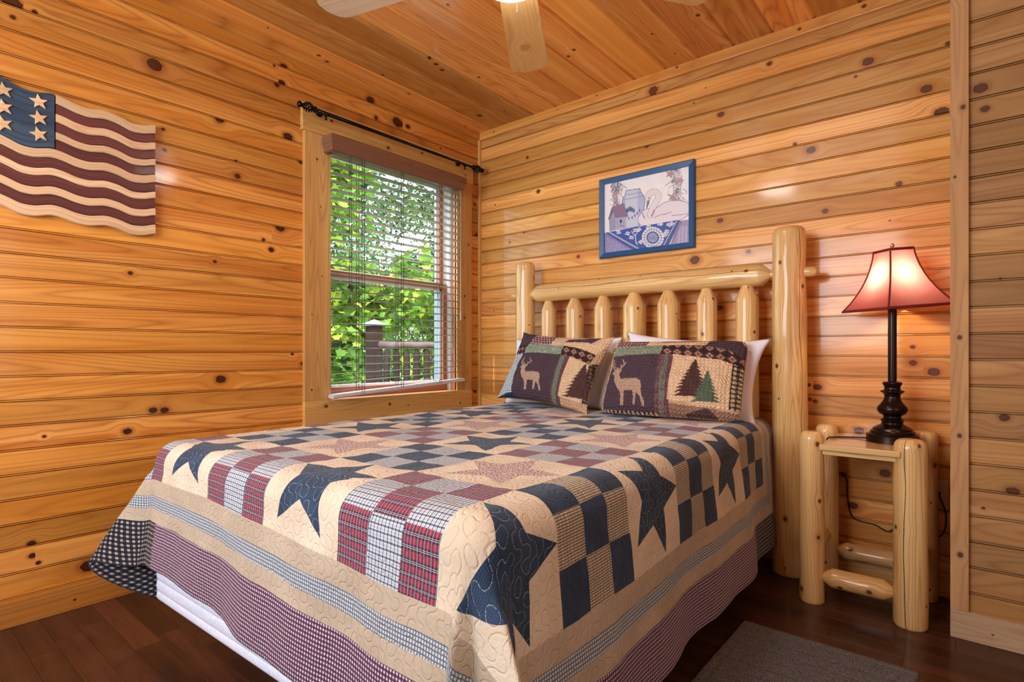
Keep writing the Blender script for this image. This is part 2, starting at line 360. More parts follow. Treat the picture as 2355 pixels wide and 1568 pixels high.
def planks(name, to3, u0, u1, v0, v1, pitch, phase, knots, mat, hole=None, prof='bead', seed=5, kind='structure', gap=9.0):
    """boards side by side; to3(u, v, depth) -> world; knots = [(u, v, r)]"""
    rnd = random.Random(seed); V, F, UVs, kid = [], [], [], []; K = {}
    i0 = math.floor((v0 - phase) / pitch); i1 = math.ceil((v1 - phase) / pitch)
    if prof == 'bead': P_ = [(0, .0004), (.0017, .0012), (.0020, .010), (.0044, .010), (.0050, 0), (pitch - .0050, 0), (pitch - .0044, .010), (pitch - .0020, .010), (pitch - .0017, .0012), (pitch, .0004)]
    elif prof == 'vee': P_ = [(0, .009), (.0012, .009), (.010, 0), (pitch - .010, 0), (pitch - .0012, .009), (pitch, .009)]
    else: P_ = [(0, .0016), (.0010, .0004), (.003, 0), (pitch - .003, 0), (pitch - .0010, .0004), (pitch, .0016)]
    for i in range(i0, i1):
        b = phase + i * pitch; kk = 1000 + i + (NCNT[0] + 1) * 211
        spans = [(u0, u1)]
        if hole and b + pitch > hole[2] + 1e-4 and b < hole[3] - 1e-4:
            spans = [(u0, hole[0]), (hole[1], u1)]
        mine = sorted([(k[0], k[1] - b, k[2] * .84) for k in knots if b <= k[1] < b + pitch])
        for s0, s1 in spans:
            if s1 - s0 < .01: continue
            ks = [k for k in mine if s0 - .05 < k[0] < s1 + .05]
            allk = list(ks)
            u = s0 + rnd.uniform(.1, gap)
            while u < s1:
                if rnd.random() < .62 and all(abs(u - k[0]) > .25 for k in ks): allk.append((u, rnd.uniform(.2, .8) * pitch, rnd.uniform(.0018, .0055)))
                u += rnd.uniform(.5, 1.6) * (gap / 1.0)
            if not allk: allk = [(s0 - 3, .5 * pitch, .001)]
            allk.sort(); K.setdefault(kk, []).extend(allk)
            cuts = [s0] + [(allk[j][0] + allk[j + 1][0]) / 2 for j in range(len(allk) - 1)] + [s1]
            cuts = sorted(set(min(max(c, s0), s1) for c in cuts))
            joints = [c for c in cuts]
            for j in range(len(joints) - 1):
                a, c = joints[j], joints[j + 1]
                for q in range(len(P_) - 1):
                    p, p2 = P_[q], P_[q + 1]
                    va, vb = b + p[0], b + p2[0]
                    if va >= v1 or vb <= v0: continue
                    va2, vb2 = max(va, v0), min(vb, v1)
                    n0 = len(V); V += [to3(a, va2, p[1]), to3(c, va2, p[1]), to3(c, vb2, p2[1]), to3(a, vb2, p2[1])]
                    F.append((n0, n0 + 1, n0 + 2, n0 + 3)); kid.append(kk)
                    UVs.append([(a, va2 - b), (c, va2 - b), (c, vb2 - b), (a, vb2 - b)])
    o = mesh(name, V, F, mat, None, uvs=UVs, knots=K, kid=kid)
    if kind: o['kind'] = kind
    return o

YF, XR = -4.25, 3.9        # unseen walls behind the camera
wl = planks('wall_left', lambda u, v, d: (-d, u, v), YF, 0, 0, 2.50, PW, .961 - 11 * PW - .0, KL, PINE_L, hole=(-1.2, -.18, .70, 2.08), gap=2.2)
planks('wall_back', lambda u, v, d: (u, d, v), 0, 2.54, 0, 2.50, PW, .943 - 11 * PW, KB, PINE_B, gap=2.5, seed=8)
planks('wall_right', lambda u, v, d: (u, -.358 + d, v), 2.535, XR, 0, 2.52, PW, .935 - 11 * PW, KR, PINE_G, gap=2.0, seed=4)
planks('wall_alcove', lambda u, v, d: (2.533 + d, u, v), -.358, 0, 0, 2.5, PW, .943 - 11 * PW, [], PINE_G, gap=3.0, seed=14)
planks('wall_front', lambda u, v, d: (u, YF - d, v), 0, XR, 0, 2.6, PW, .943 - 11 * PW, [], PINE_B, gap=1.5, seed=24).data.flip_normals()
planks('wall_side', lambda u, v, d: (XR + d, u, v), YF, -.35, 0, 2.6, PW, .943 - 11 * PW, [], PINE_B, gap=1.5, seed=34)
planks('ceiling', lambda u, v, d: (v, u, H - TILT * u + d), YF, 0.0, 0, XR, .1745, .126 - .1745, [(b, a, r) for a, b, r in KC], PINE_C, prof='vee', gap=1.2, seed=3)
wood_floor = wood('dark_laminate_floor', srgb(86, 50, 33), srgb(64, 35, 23), srgb(30, 15, 10), srgb(30, 15, 10), rough=.28, coat=.35, rings=.35, streak=.6, var=.35, ringf=12)
def floor_geo():
    rnd = random.Random(2); V, F, U, kid = [], [], [], []; pitch = .0765; n = 0
    y = -2.171 - 28 * pitch; i = 0
    while y < 0:
        x = -rnd.uniform(0, .5); i += 1
        if i == 29: x = .297 - .5
        while x < XR:
            L = rnd.uniform(.35, .75) if i != 30 else .5
            x0, x1 = max(x, 0), min(x + L, XR); n += 1
            if x1 > x0:
                g = .0008; ya, yb = y, min(y + pitch, 0)
                P_ = [(x0, ya), (x1, ya), (x1, yb), (x0, yb)]; Q = [(x0 + g, ya + g), (x1 - g, ya + g), (x1 - g, yb - g), (x0 + g, yb - g)]
                b = len(V); V += [(p[0], p[1], -.0012) for p in P_] + [(p[0], p[1], 0) for p in Q]
                fs = [(4, 5, 6, 7)] + [(k, (k + 1) % 4, (k + 1) % 4 + 4, k + 4) for k in range(4)]
                pp = P_ + Q
                for f in fs: F.append(tuple(b + q for q in f)); U.append([(pp[q][0], pp[q][1] - y) for q in f]); kid.append(3000 + n)
            x += L
        y += pitch
    o = mesh('floor', V, F, wood_floor, uvs=U, kid=kid); o['kind'] = 'structure'
floor_geo()
# outer shell of the walls, so that no daylight leaks in
shell = plain('wall_core', srgb(120, 100, 80), .9)
sv = [box_geo((-.14, YF - .1, -.2), (-.012, -1.155, 2.62)), box_geo((-.14, -.228, -.2), (-.012, .1, 2.62)), box_geo((-.14, -1.16, -.2), (-.012, -.22, .70)), box_geo((-.14, -1.16, 2.08), (-.012, -.22, 2.62)),
      box_geo((-.1, .012, -.2), (2.6, .12, 2.62)), box_geo((2.55, -.34, -.2), (XR + .1, .1, 2.62)), box_geo((XR + .012, YF - .1, -.2), (XR + .12, .1, 2.7)),
      box_geo((-.1, YF - .12, -.2), (XR + .1, YF - .012, 2.7)), box_geo((-.14, YF - .3, 2.56), (XR + .2, .3, 2.7)), box_geo((-.1, YF - .1, -.2), (XR + .1, .1, -.02))]
for i_, (v_, f_) in enumerate(sv): mesh('floor_slab' if i_ == 9 else 'roof_slab' if i_ == 8 else 'wall_core', v_, f_, shell)['kind'] = 'structure'

# trim
def slanted(name, lo, hi, mat, seed, knots=3, axis_y=True):
    o = board(name, lo, hi, mat, knots=knots, seed=seed, kind='structure')
    return o
def crown_left():
    y0, y1 = -3.9, 0.0; n = 2
    z = lambda y: H - TILT * y
    V = [(0, y0, z(y0) - .048), (.019, y0, z(y0) - .045), (.019, y0, z(y0) + .001), (0, y0, z(y0) + .001), (0, y1, z(y1) - .048), (.019, y1, z(y1) - .045), (.019, y1, z(y1) + .001), (0, y1, z(y1) + .001)]
    F = [(0, 1, 5, 4), (1, 2, 6, 5), (0, 3, 2, 1), (4, 5, 6, 7)]
    U = [[(V[i][1], (V[i][0] + V[i][2] - z(V[i][1])) + .1) for i in f] for f in F]
    mesh('trim_1', V, F, PINE_L, uvs=U)['kind'] = 'structure'
crown_left()
board('trim_2', (0, -.019, H - .05), (2.533, 0, H + .002), PINE_B, knots=6, seed=3, kind='structure')
board('trim_3', (0, -.019, .0), (.019, 0, H - .05), PINE_T, knots=3, seed=4, kind='structure')
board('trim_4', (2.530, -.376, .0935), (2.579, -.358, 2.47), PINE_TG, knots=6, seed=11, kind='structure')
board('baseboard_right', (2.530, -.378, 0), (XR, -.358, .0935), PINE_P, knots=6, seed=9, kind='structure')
board('baseboard_left', (0, YF, 0), (.016, -.016, .0925), PINE_L, knots=7, seed=19, kind='structure')
board('baseboard_back', (.016, -.016, 0), (2.53, 0, .0925), PINE_B, knots=5, seed=29, kind='structure')

# ------------------------------------------------------------------ window
def frame_mat(col, name): return plain(name, col, .45)
VINYL = frame_mat(srgb(226, 228, 228), 'white_vinyl'); BLUEGREY = frame_mat(srgb(120, 145, 165), 'blue_grey_screen_frame')
glass = M('window_glass'); glass.nt.nodes.remove(glass.b)
tr = glass.nt.nodes.new('ShaderNodeBsdfTransparent'); gl = glass.nt.nodes.new('ShaderNodeBsdfGlossy'); gl.inputs['Roughness'].default_value = .02
lw = glass.nt.nodes.new('ShaderNodeLayerWeight'); lw.inputs[0].default_value = .5; mx = glass.nt.nodes.new('ShaderNodeMixShader')
tr.inputs[0].default_value = (.97, .98, .98, 1)
glass.nt.links.new((S(glass.nt, lw.outputs[1]).pow(4.0) * .6 + .035).x, mx.inputs[0]); glass.nt.links.new(tr.outputs[0], mx.inputs[1]); glass.nt.links.new(gl.outputs[0], mx.inputs[2]); glass.nt.links.new(mx.outputs[0], glass.out.inputs[0])
GLASS = glass.mat
WY0, WY1, WZ0, WZ1 = -1.149, -.234, .712, 2.07
win = empty('window_1', (0, WY0, WZ0), kind='structure')
board('casing', (0, -1.298, WZ0), (.021, WY0, WZ1), PINE_T, win, knots=5, seed=31)
board('casing', (0, WY1, WZ0), (.021, -.097, WZ1), PINE_T, win, knots=5, seed=32)
board('casing', (0, -1.310, WZ1), (.026, -.089, 2.206), PINE_T, win, knots=4, seed=35)
board('casing', (0, -1.298, .56), (.024, -.100, WZ0), PINE_T, win, knots=4, seed=36)
board('jamb', (-.035, WY0 - .006, WZ0), (.012, WY0, WZ1), SASH, win, bev=0)
board('jamb', (-.035, WY1, WZ0), (.012, WY1 + .006, WZ1), SASH, win, bev=0)
board('jamb', (-.14, WY0, WZ0 - .006), (.012, WY1, WZ0 + .002), SASH, win, bev=0)
board('jamb', (-.14, WY0, WZ1 - .002), (.012, WY1, WZ1 + .006), SASH, win, bev=0)
for y, s in ((WY0, 1), (WY1, -1)):      # vinyl tracks
    vf = [box_geo((-.135, min(y, y + s * .006), WZ0), (-.030, max(y, y + s * .006), WZ1))]
    for xx in (-.034, -.052, -.086, -.120):
        vf.append(box_geo((xx - .004, min(y, y + s * .016), WZ0), (xx, max(y, y + s * .016), WZ1)))
    V_, F_ = merge(vf); mesh('jamb_track', V_, F_, VINYL, win)
def sash(x0, x1, z0, z1, st, bt, tp, name):
    y0, y1 = WY0 + .008, WY1 - .008
    r = board(name, (x0, y0, z0), (x1, y1, z0 + bt), SASH, win, seed=3)
    board('sash_rail', (x0, y0, z1 - tp), (x1, y1, z1), SASH, win, seed=3)
    for ya in (y0, y1 - st): board('sash_stile', (x0, ya, z0 + bt), (x1, ya + st, z1 - tp), SASH, win, seed=3)
    xm = (x0 + x1) / 2
    V_, F_ = merge([box_geo((x0 - .006, y0 + st - .002, z0 + bt), (x0 + .004, y0 + st + .012, z1 - tp)), box_geo((x0 - .006, y1 - st - .012, z0 + bt), (x0 + .004, y1 - st + .002, z1 - tp)),
                    box_geo((x0 - .006, y0 + st, z0 + bt), (x0 + .004, y1 - st, z0 + bt + .012)), box_geo((x0 - .006, y0 + st, z1 - tp - .012), (x0 + .004, y1 - st, z1 - tp))])
    mesh('glazing_bead', V_, F_, VINYL, win)
    simple_box('window_pane', (xm - .002, y0 + st - .002, z0 + bt - .002), (xm + .002, y1 - st + .002, z1 - tp + .002), GLASS, win, bev=0)
sash(-.080, -.056, WZ0 + .002, 1.400, .042, .055, .034, 'sash_rail')
sash(-.114, -.090, 1.365, WZ1 - .002, .042, .036, .036, 'sash_rail')
V_, F_ = merge([box_geo((-.16, WY0 - .03, WZ0 - .05), (-.128, WY0 + .035, WZ1 + .05)), box_geo((-.16, WY1 - .035, WZ0 - .05), (-.128, WY1 + .03, WZ1 + .05)),
                box_geo((-.16, WY0, WZ0 - .05), (-.128, WY1, WZ0 + .03)), box_geo((-.16, WY0, WZ1 - .03), (-.128, WY1, WZ1 + .05)), box_geo((-.150, WY0, 1.375), (-.136, WY1, 1.395))])
mesh('screen_frame', V_, F_, BLUEGREY, win)

# ------------------------------------------------------------------ blind
SLAT = plain('off_white_blind_slat', srgb(158, 148, 134), .4); CORDM = plain('dark_blind_cord', srgb(44, 40, 34), .8); VAL = wood('brown_wood_valance', srgb(136, 96, 72), srgb(124, 84, 62), srgb(98, 64, 46), srgb(90, 60, 45), rough=.5, coat=.1, rings=.2, var=0)
bl = empty('window_blind', (0, -.70, 1.98), 'off-white horizontal slat blind with brown valance and crooked bottom rail, in the window', 'blind')
BX0, BX1, BY0, BY1 = .030, .078, -1.165, -.228
def valance():
    prof = [(.110, 2.062), (.114, 2.056), (.114, 2.022), (.108, 2.016), (.108, 2.006), (.103, 2.000), (.103, 1.984), (.094, 1.979), (.094, 2.062)]
    ya, yb = -1.197, -.246; V, F, U = [], [], []
    # mitred returns: sweep the profile around left return, front, right return
    path = [((.022, ya), (0, -1)), ((0, ya), (1, -1)), ((0, yb), (1, 1)), ((.022, yb), (0, 1))]
    rows = []
    for i in range(4):
        row = []
        for (px, pz) in prof:
            e = px - .094
            if i == 0: row.append((.022, ya - e + .014, pz))
            if i == 1: row.append((px, ya - e + .014, pz))
            if i == 2: row.append((px, yb + e - .014, pz))
            if i == 3: row.append((.022, yb + e - .014, pz))
        rows.append(row)
    n = len(prof)
    for r_ in rows: V += r_
    dist = [0, .09, 1.05, 1.14]
    for i in range(3):
        for j in range(n):
            k = (j + 1) % n; F.append((i * n + j, (i + 1) * n + j, (i + 1) * n + k, i * n + k))
            U.append([(dist[i], j * .012), (dist[i + 1], j * .012), (dist[i + 1], j * .012 + .012), (dist[i], j * .012 + .012)])
    F.append(tuple(range(n))); U.append([(0, .1)] * n); F.append(tuple(3 * n + j for j in range(n - 1, -1, -1))); U.append([(0, .1)] * n)
    mesh('valance', V, F, VAL, bl, uvs=U)
valance()
simple_box('headrail', (BX0 - .004, BY0, 1.992), (BX1 + .006, BY1, 2.040), SLAT, bl)
def slat_geo(zl, zr, th=.0024, tilt=0.0):
    V, F = [], []; n = 6
    for side, (y, z) in enumerate(((BY0, zl), (BY1, zr))):
        for k in range(n + 1):
            t = k / n; x = BX0 + (BX1 - BX0) * t; cz = z + .0022 * (1 - (2 * t - 1) ** 2) + tilt * (t - .5)
            V.append((x, y, cz))
        for k in range(n, -1, -1):
            t = k / n; x = BX0 + (BX1 - BX0) * t; cz = z + .0022 * (1 - (2 * t - 1) ** 2) + tilt * (t - .5) - th
            V.append((x, y, cz))
    m_ = 2 * (n + 1)
    for j in range(m_): F.append((j, (j + 1) % m_, m_ + (j + 1) % m_, m_ + j))
    F.append(tuple(range(m_ - 1, -1, -1))); F.append(tuple(range(m_, 2 * m_)))
    return V, F
parts = []; N_SL = 28
for i in range(N_SL):
    z = 1.968 - i * .0430; zl = zr = z
    if i >= N_SL - 5: k = i - (N_SL - 6); zr = z + [0, .002, .006, .013, .020, .030][k]; zl = z + [0, 0, 0, -.002, -.004, -.006][k] * 1.0
    parts.append(slat_geo(zl, max(zr, .786 + (N_SL - i) * .006)))
V_, F_ = merge(parts); mesh('slat_panel', V_, F_, SLAT, bl)
def rail():
    V = []; 
    for y, z in ((BY0 - .004, .728), (BY1 + .004, .778)):
        for x, dz in ((BX0 - .002, .010), (BX0 + .010, .014), (BX1 - .010, .014), (BX1 + .002, .010), (BX1 + .002, -.004), (BX1 - .01, -.008), (BX0 + .01, -.008), (BX0 - .002, -.004)): V.append((x, y, z + dz))
    F = [(j, (j + 1) % 8, 8 + (j + 1) % 8, 8 + j) for j in range(8)] + [tuple(range(7, -1, -1)), tuple(range(8, 16))]
    mesh('bottom_rail', V, F, plain('pale_blind_rail', srgb(214, 206, 204), .45), bl)
rail()
for y in (-1.00, -.735, -.44):
    zb = .728 + (y - BY0) / (BY1 - BY0) * .05
    g = [tube(None, [(x, y + dy, 1.99), (x, y + dy, zb)], .0016, None, n=6) for x, dy in ((BX0 - .001, 0), (BX1 + .001, 0), (BX0 - .001, .016), (BX1 + .001, .016))]
    for i in range(N_SL): g.append(tube(None, [(BX0, y, 1.964 - i * .043), (BX1, y, 1.964 - i * .043)], .0009, None, n=5))
    V_, F_ = merge(g); mesh('ladder_cord', V_, F_, CORDM, bl)
g = [tube(None, [(BX1 + .010, y, 1.995), (BX1 + .012, y + .002, zz)], .0013, None, n=6) for y, zz in ((-1.085, 1.25), (-1.073, 1.31))]
g += [tube(None, [(BX1 + .012, y + .002, zz + .002), (BX1 + .012, y + .002, zz - .012), (BX1 + .012, y + .002, zz - .034)], [.0015, .004, .006], None, n=10) for y, zz in ((-1.085, 1.25), (-1.073, 1.31))]
V_, F_ = merge(g); mesh('lift_cord', V_, F_, CORDM, bl)
g = [tube(None, [(BX1 + .012, -.275, 1.992), (BX1 + .014, -.272, 1.93), (BX1 + .014, -.272, 1.22)], .003, None, n=6), tube(None, [(BX1 + .014, -.272, 1.22), (BX1 + .014, -.272, 1.16)], .0045, None, n=6)]
V_, F_ = merge(g); mesh('tilt_wand', V_, F_, plain('clear_grey_wand', srgb(150, 130, 115), .2), bl)

# ------------------------------------------------------------------ curtain rod
IRON = plain('black_iron', srgb(26, 25, 26), .32, .7)
rod = empty('curtain_rod', (.09, -.70, 2.155), 'black iron curtain rod with twisted cage finials, above the window', 'curtain rod')
tube('rod', [(.09, -1.275, 2.155), (.09, -.70, 2.155)], .0095, IRON, rod, n=16)
tube('rod', [(.09, -.72, 2.155), (.09, -.165, 2.155)], .0078, IRON, rod, n=16)
for s, y0 in ((-1, -1.270), (1, -.165)):
    def finial():
        g = []
        prof = [(0, .008), (.004, .012), (.010, .016), (.016, .015), (.020, .008), (.024, .008)]
        g.append(tube(None, [(.09, y0 + s * t, 2.155) for t, r_ in prof], [r_ for t, r_ in prof], None, n=14))
        for k in range(5):
            pts = []
            for i in range(13):
                t = i / 12; a = 2 * math.pi * (k / 5 + t * .8); rr = .006 + .016 * math.sin(math.pi * t) ** .8
                pts.append((.09 + math.cos(a) * rr, y0 + s * (.022 + .052 * t), 2.155 + math.sin(a) * rr))
            g.append(tube(None, pts, .0036, None, n=7))
        t2 = [(.072, .008), (.075, .012), (.079, .009), (.082, .008), (.086, .013), (.093, .0155), (.100, .013), (.104, .004)]
        g.append(tube(None, [(.09, y0 + s * t, 2.155) for t, r_ in t2], [r_ for t, r_ in t2], None, n=14))
        V, F = merge(g); mesh('finial', V, F, IRON, rod, smooth=True)
    finial()
for y in (-1.222, -.235):
    g = [tube(None, [(.026, y, 2.175), (.032, y, 2.175)], .020, None, n=20), tube(None, spline([(.030, y, 2.172), (.060, y, 2.168), (.083, y, 2.150), (.094, y, 2.141), (.104, y, 2.150)], 5), .0048, None, n=8),
         tube(None, [(.092, y, 2.147), (.092, y, 2.122)], .0055, None, n=10)]
    V_, F_ = merge(g); mesh('bracket', V_, F_, IRON, rod, smooth=True)

# ------------------------------------------------------------------ wooden flag
WHITEW = wood('pale_stripe_wood', srgb(232, 200, 160), srgb(222, 184, 142), srgb(184, 138, 100), srgb(120, 90, 70), rough=.5, coat=.05, ringf=12, var=.15)
REDW = wood('maroon_stripe_wood', srgb(116, 66, 60), srgb(100, 52, 50), srgb(66, 32, 34), srgb(50, 28, 28), rough=.45, coat=.1, ringf=10, var=.15)
BLUEW = wood('navy_stained_wood', srgb(70, 90, 110), srgb(52, 72, 94), srgb(34, 48, 66), srgb(30, 36, 48), rough=.5, coat=.05, ringf=10, rings=.7, var=.1)
fl = empty('wooden_flag', (0, -2.35, 1.68), 'carved wavy wooden flag with maroon and pale stripes, on the left wall', 'wall flag')
FY0, FY1, CY = -2.74, -1.956, -2.281
_wy = [-2.74, -2.70, -2.66, -2.62, -2.57, -2.53, -2.49, -2.455, -2.428, -2.406, -2.373, -2.336, -2.289, -2.257, -2.216, -2.177, -2.125, -2.084, -2.037, -1.994, -1.958]
_wz = [.0500, .047, .035, .030, .044, .046, .040, .037, .0275, .0195, .0045, .0035, .0175, .0135, .0005, -.0035, .0085, .0025, -.0145, -.0105, .0035]
def wave(y): return float(np.interp(y, _wy, np.array(_wz)))
def smoothwave(y): return sum(wave(y + d) for d in (-.012, -.006, 0, .006, .012)) / 5

zr = [1.884, 1.866, 1.840, 1.815, 1.790, 1.768, 1.743, 1.717, 1.694, 1.669, 1.649, 1.621, 1.599, 1.573][::1]
# boundaries at the right end, from the photograph's stripe proportions (white, dark alternating)
cr = [590, 648, 710, 766, 830, 880, 945, 1005, 1070, 1120, 1190, 1245, 1310, 1380]
zr = [1.885 - (c - 590) / (1380 - 590) * (1.885 - 1.443) for c in cr]
def band_piece(name, ya, yb, za, zb, mat, t, seed, step=.008, parent=None, x0=.0, round_=True):
    """piece between two wavy edges; za/zb offsets for the top and bottom edge (z at the right end)"""
    n = max(2, int((yb - ya) / step)); V, F, U = [], [], []
    cs = [(0, x0), (0, x0 + t - .003), (.0025, x0 + t), (-.0025, x0 + t), (0, x0 + t - .003), (0, x0)]
    for i in range(n + 1):
        y = ya + (yb - ya) * i / n; wv = smoothwave(y)
        top, bot = za + wv - .0035, zb + wv - .0035
        row = [(x0, y, top - .0006), (x0 + t - .003, y, top - .0006), (x0 + t, y, top - .0035), (x0 + t, y, bot + .0035), (x0 + t - .003, y, bot + .0006), (x0, y, bot + .0006)]
        V += row
    for i in range(n):
        for j in range(5):
            a = i * 6 + j; b = a + 1; c = b + 6; d = a + 6; F.append((a, b, c, d))
            yy0 = ya + (yb - ya) * i / n; yy1 = ya + (yb - ya) * (i + 1) / n
            hv = [0, .003, .006, abs(za - zb), abs(za - zb) + .003, abs(za - zb) + .006]
            U.append([(yy0, hv[j]), (yy0, hv[j + 1]), (yy1, hv[j + 1]), (yy1, hv[j])])
    for i, rev in ((0, 0), (n, 1)):
        f = tuple(i * 6 + j for j in range(6)); F.append(f[::-1] if rev else f); U.append([(0, 1)] * 6)
    return mesh(name, V, F, mat, parent or fl, uvs=U)
for i in range(13):
    dark = i % 2 == 1; top, bot = zr[i], zr[i + 1]
    ya = CY + .004 if i < 6 else FY0
    if i == 6: ya = FY0
    band_piece('stripe', ya, FY1, top + (.003 if i == 0 else 0), bot, REDW if dark else WHITEW, .019 if dark else .022, i)
canton = band_piece('canton', FY0, CY, zr[0] + .002, zr[6] + .001, BLUEW, .021, 50)
ORG[canton.name] = ORG[fl.name]
def star_geo(cy, cz, r, x0, x1, rot=0, ri=.42):
    n = 10; P_ = []
    for k in range(n):
        rr = r if k % 2 == 0 else r * ri; a = math.pi / 2 + k * math.pi / 5 + rot
        P_.append((cy + rr * math.cos(a), cz + rr * math.sin(a)))
    V = [(x0, a, b) for a, b in P_] + [(x1, a, b) for a, b in P_]
    F = [tuple(range(n - 1, -1, -1)), tuple(range(n, 2 * n))] + [(k, (k + 1) % n, n + (k + 1) % n, n + k) for k in range(n)]
    U = [[(V[i][1], V[i][2] - cz + .05) for i in f] for f in F]
    return V, F, U
for cyy in (-2.325, -2.420, -2.515, -2.61, -2.70):
    for q, dz in enumerate((0, -.0585, -.1165)):
        V_, F_, U_ = star_geo(cyy, 1.855 + dz + (.008 if cyy < -2.4 else 0) + (.02 if cyy < -2.5 else 0), .0285, .020, .0255, rot=R(8 + 5 * q))
        o = mesh('star', V_, F_, WHITEW, canton, uvs=U_); bevel(o, .0018)

# ------------------------------------------------------------------ painting helpers (numpy)
def inpoly(X, Y, P_):
    c = np.zeros(X.shape, bool); n = len(P_)
    for i in range(n):
        x1, y1 = P_[i]; x2, y2 = P_[(i + 1) % n]
        if y1 == y2: continue
        m_ = ((y1 > Y) != (y2 > Y)) & (X < (x2 - x1) * (Y - y1) / (y2 - y1) + x1); c ^= m_
    return c
def pdist(X, Y, P_):
    d = np.full(X.shape, 1e9)
    for (x1, y1), (x2, y2) in zip(P_[:-1], P_[1:]):
        L2 = (x2 - x1) ** 2 + (y2 - y1) ** 2 + 1e-9; t = np.clip(((X - x1) * (x2 - x1) + (Y - y1) * (y2 - y1)) / L2, 0, 1)
        d = np.minimum(d, np.hypot(X - x1 - t * (x2 - x1), Y - y1 - t * (y2 - y1)))
    return d
def ell(X, Y, cx, cy, rx, ry): return ((X - cx) / rx) ** 2 + ((Y - cy) / ry) ** 2 < 1
def put(C_, m_, col, a=1.0):
    col = np.array(srgb(*col)[:3]); C_[m_] = C_[m_] * (1 - a) + col * a
def fnoise(X, Y, s, seed=0):
    """smooth value noise"""
    rng = np.random.RandomState(seed); G = rng.rand(64, 64); x = X / s; y = Y / s
    xi = np.floor(x).astype(int); yi = np.floor(y).astype(int); fx = x - xi; fy = y - yi; fx = fx * fx * (3 - 2 * fx); fy = fy * fy * (3 - 2 * fy)
    g = lambda a, b: G[a % 64, b % 64]
    return (g(xi, yi) * (1 - fx) + g(xi + 1, yi) * fx) * (1 - fy) + (g(xi, yi + 1) * (1 - fx) + g(xi + 1, yi + 1) * fx) * fy
def color_attr(me, C_):
    a = me.color_attributes.new(name='Col', type='FLOAT_COLOR', domain='POINT')
    buf = np.ones((len(me.vertices), 4), np.float32); buf[:, :3] = C_.reshape(-1, 3); a.data.foreach_set('color', buf.ravel())

# ------------------------------------------------------------------ framed picture
FRAME = plain('slate_blue_frame', srgb(34, 84, 136), .35)
pic = empty('framed_picture', (1.225, 0, 1.712), 'blue framed print of a swan, jar and birdhouse, on the wall above the headboard', 'picture')
X0, X1, Z0, Z1, FW = .948, 1.502, 1.4885, 1.9360, .030
def mitred(xo0, xo1, zo0, zo1, fw, yb, yf, mat, parent):
    co = [(xo0, zo0), (xo1, zo0), (xo1, zo1), (xo0, zo1)]; ci = [(xo0 + fw, zo0 + fw), (xo1 - fw, zo0 + fw), (xo1 - fw, zo1 - fw), (xo0 + fw, zo1 - fw)]
    cm = [(xo0 + .005, zo0 + .005), (xo1 - .005, zo0 + .005), (xo1 - .005, zo1 - .005), (xo0 + .005, zo1 - .005)]
    V = [(x, yb, z) for x, z in co] + [(x, yf + .004, z) for x, z in co] + [(x, yf, z) for x, z in cm] + [(x, yf + .005, z) for x, z in ci] + [(x, yb, z) for x, z in ci]
    F = []
    for r_ in range(4):
        for k in range(4): F.append((r_ * 4 + k, r_ * 4 + (k + 1) % 4, (r_ + 1) * 4 + (k + 1) % 4, (r_ + 1) * 4 + k))
    return mesh('picture_frame', V, F, mat, parent)
mitred(X0, X1, Z0, Z1, FW, 0, -.024, FRAME, pic)
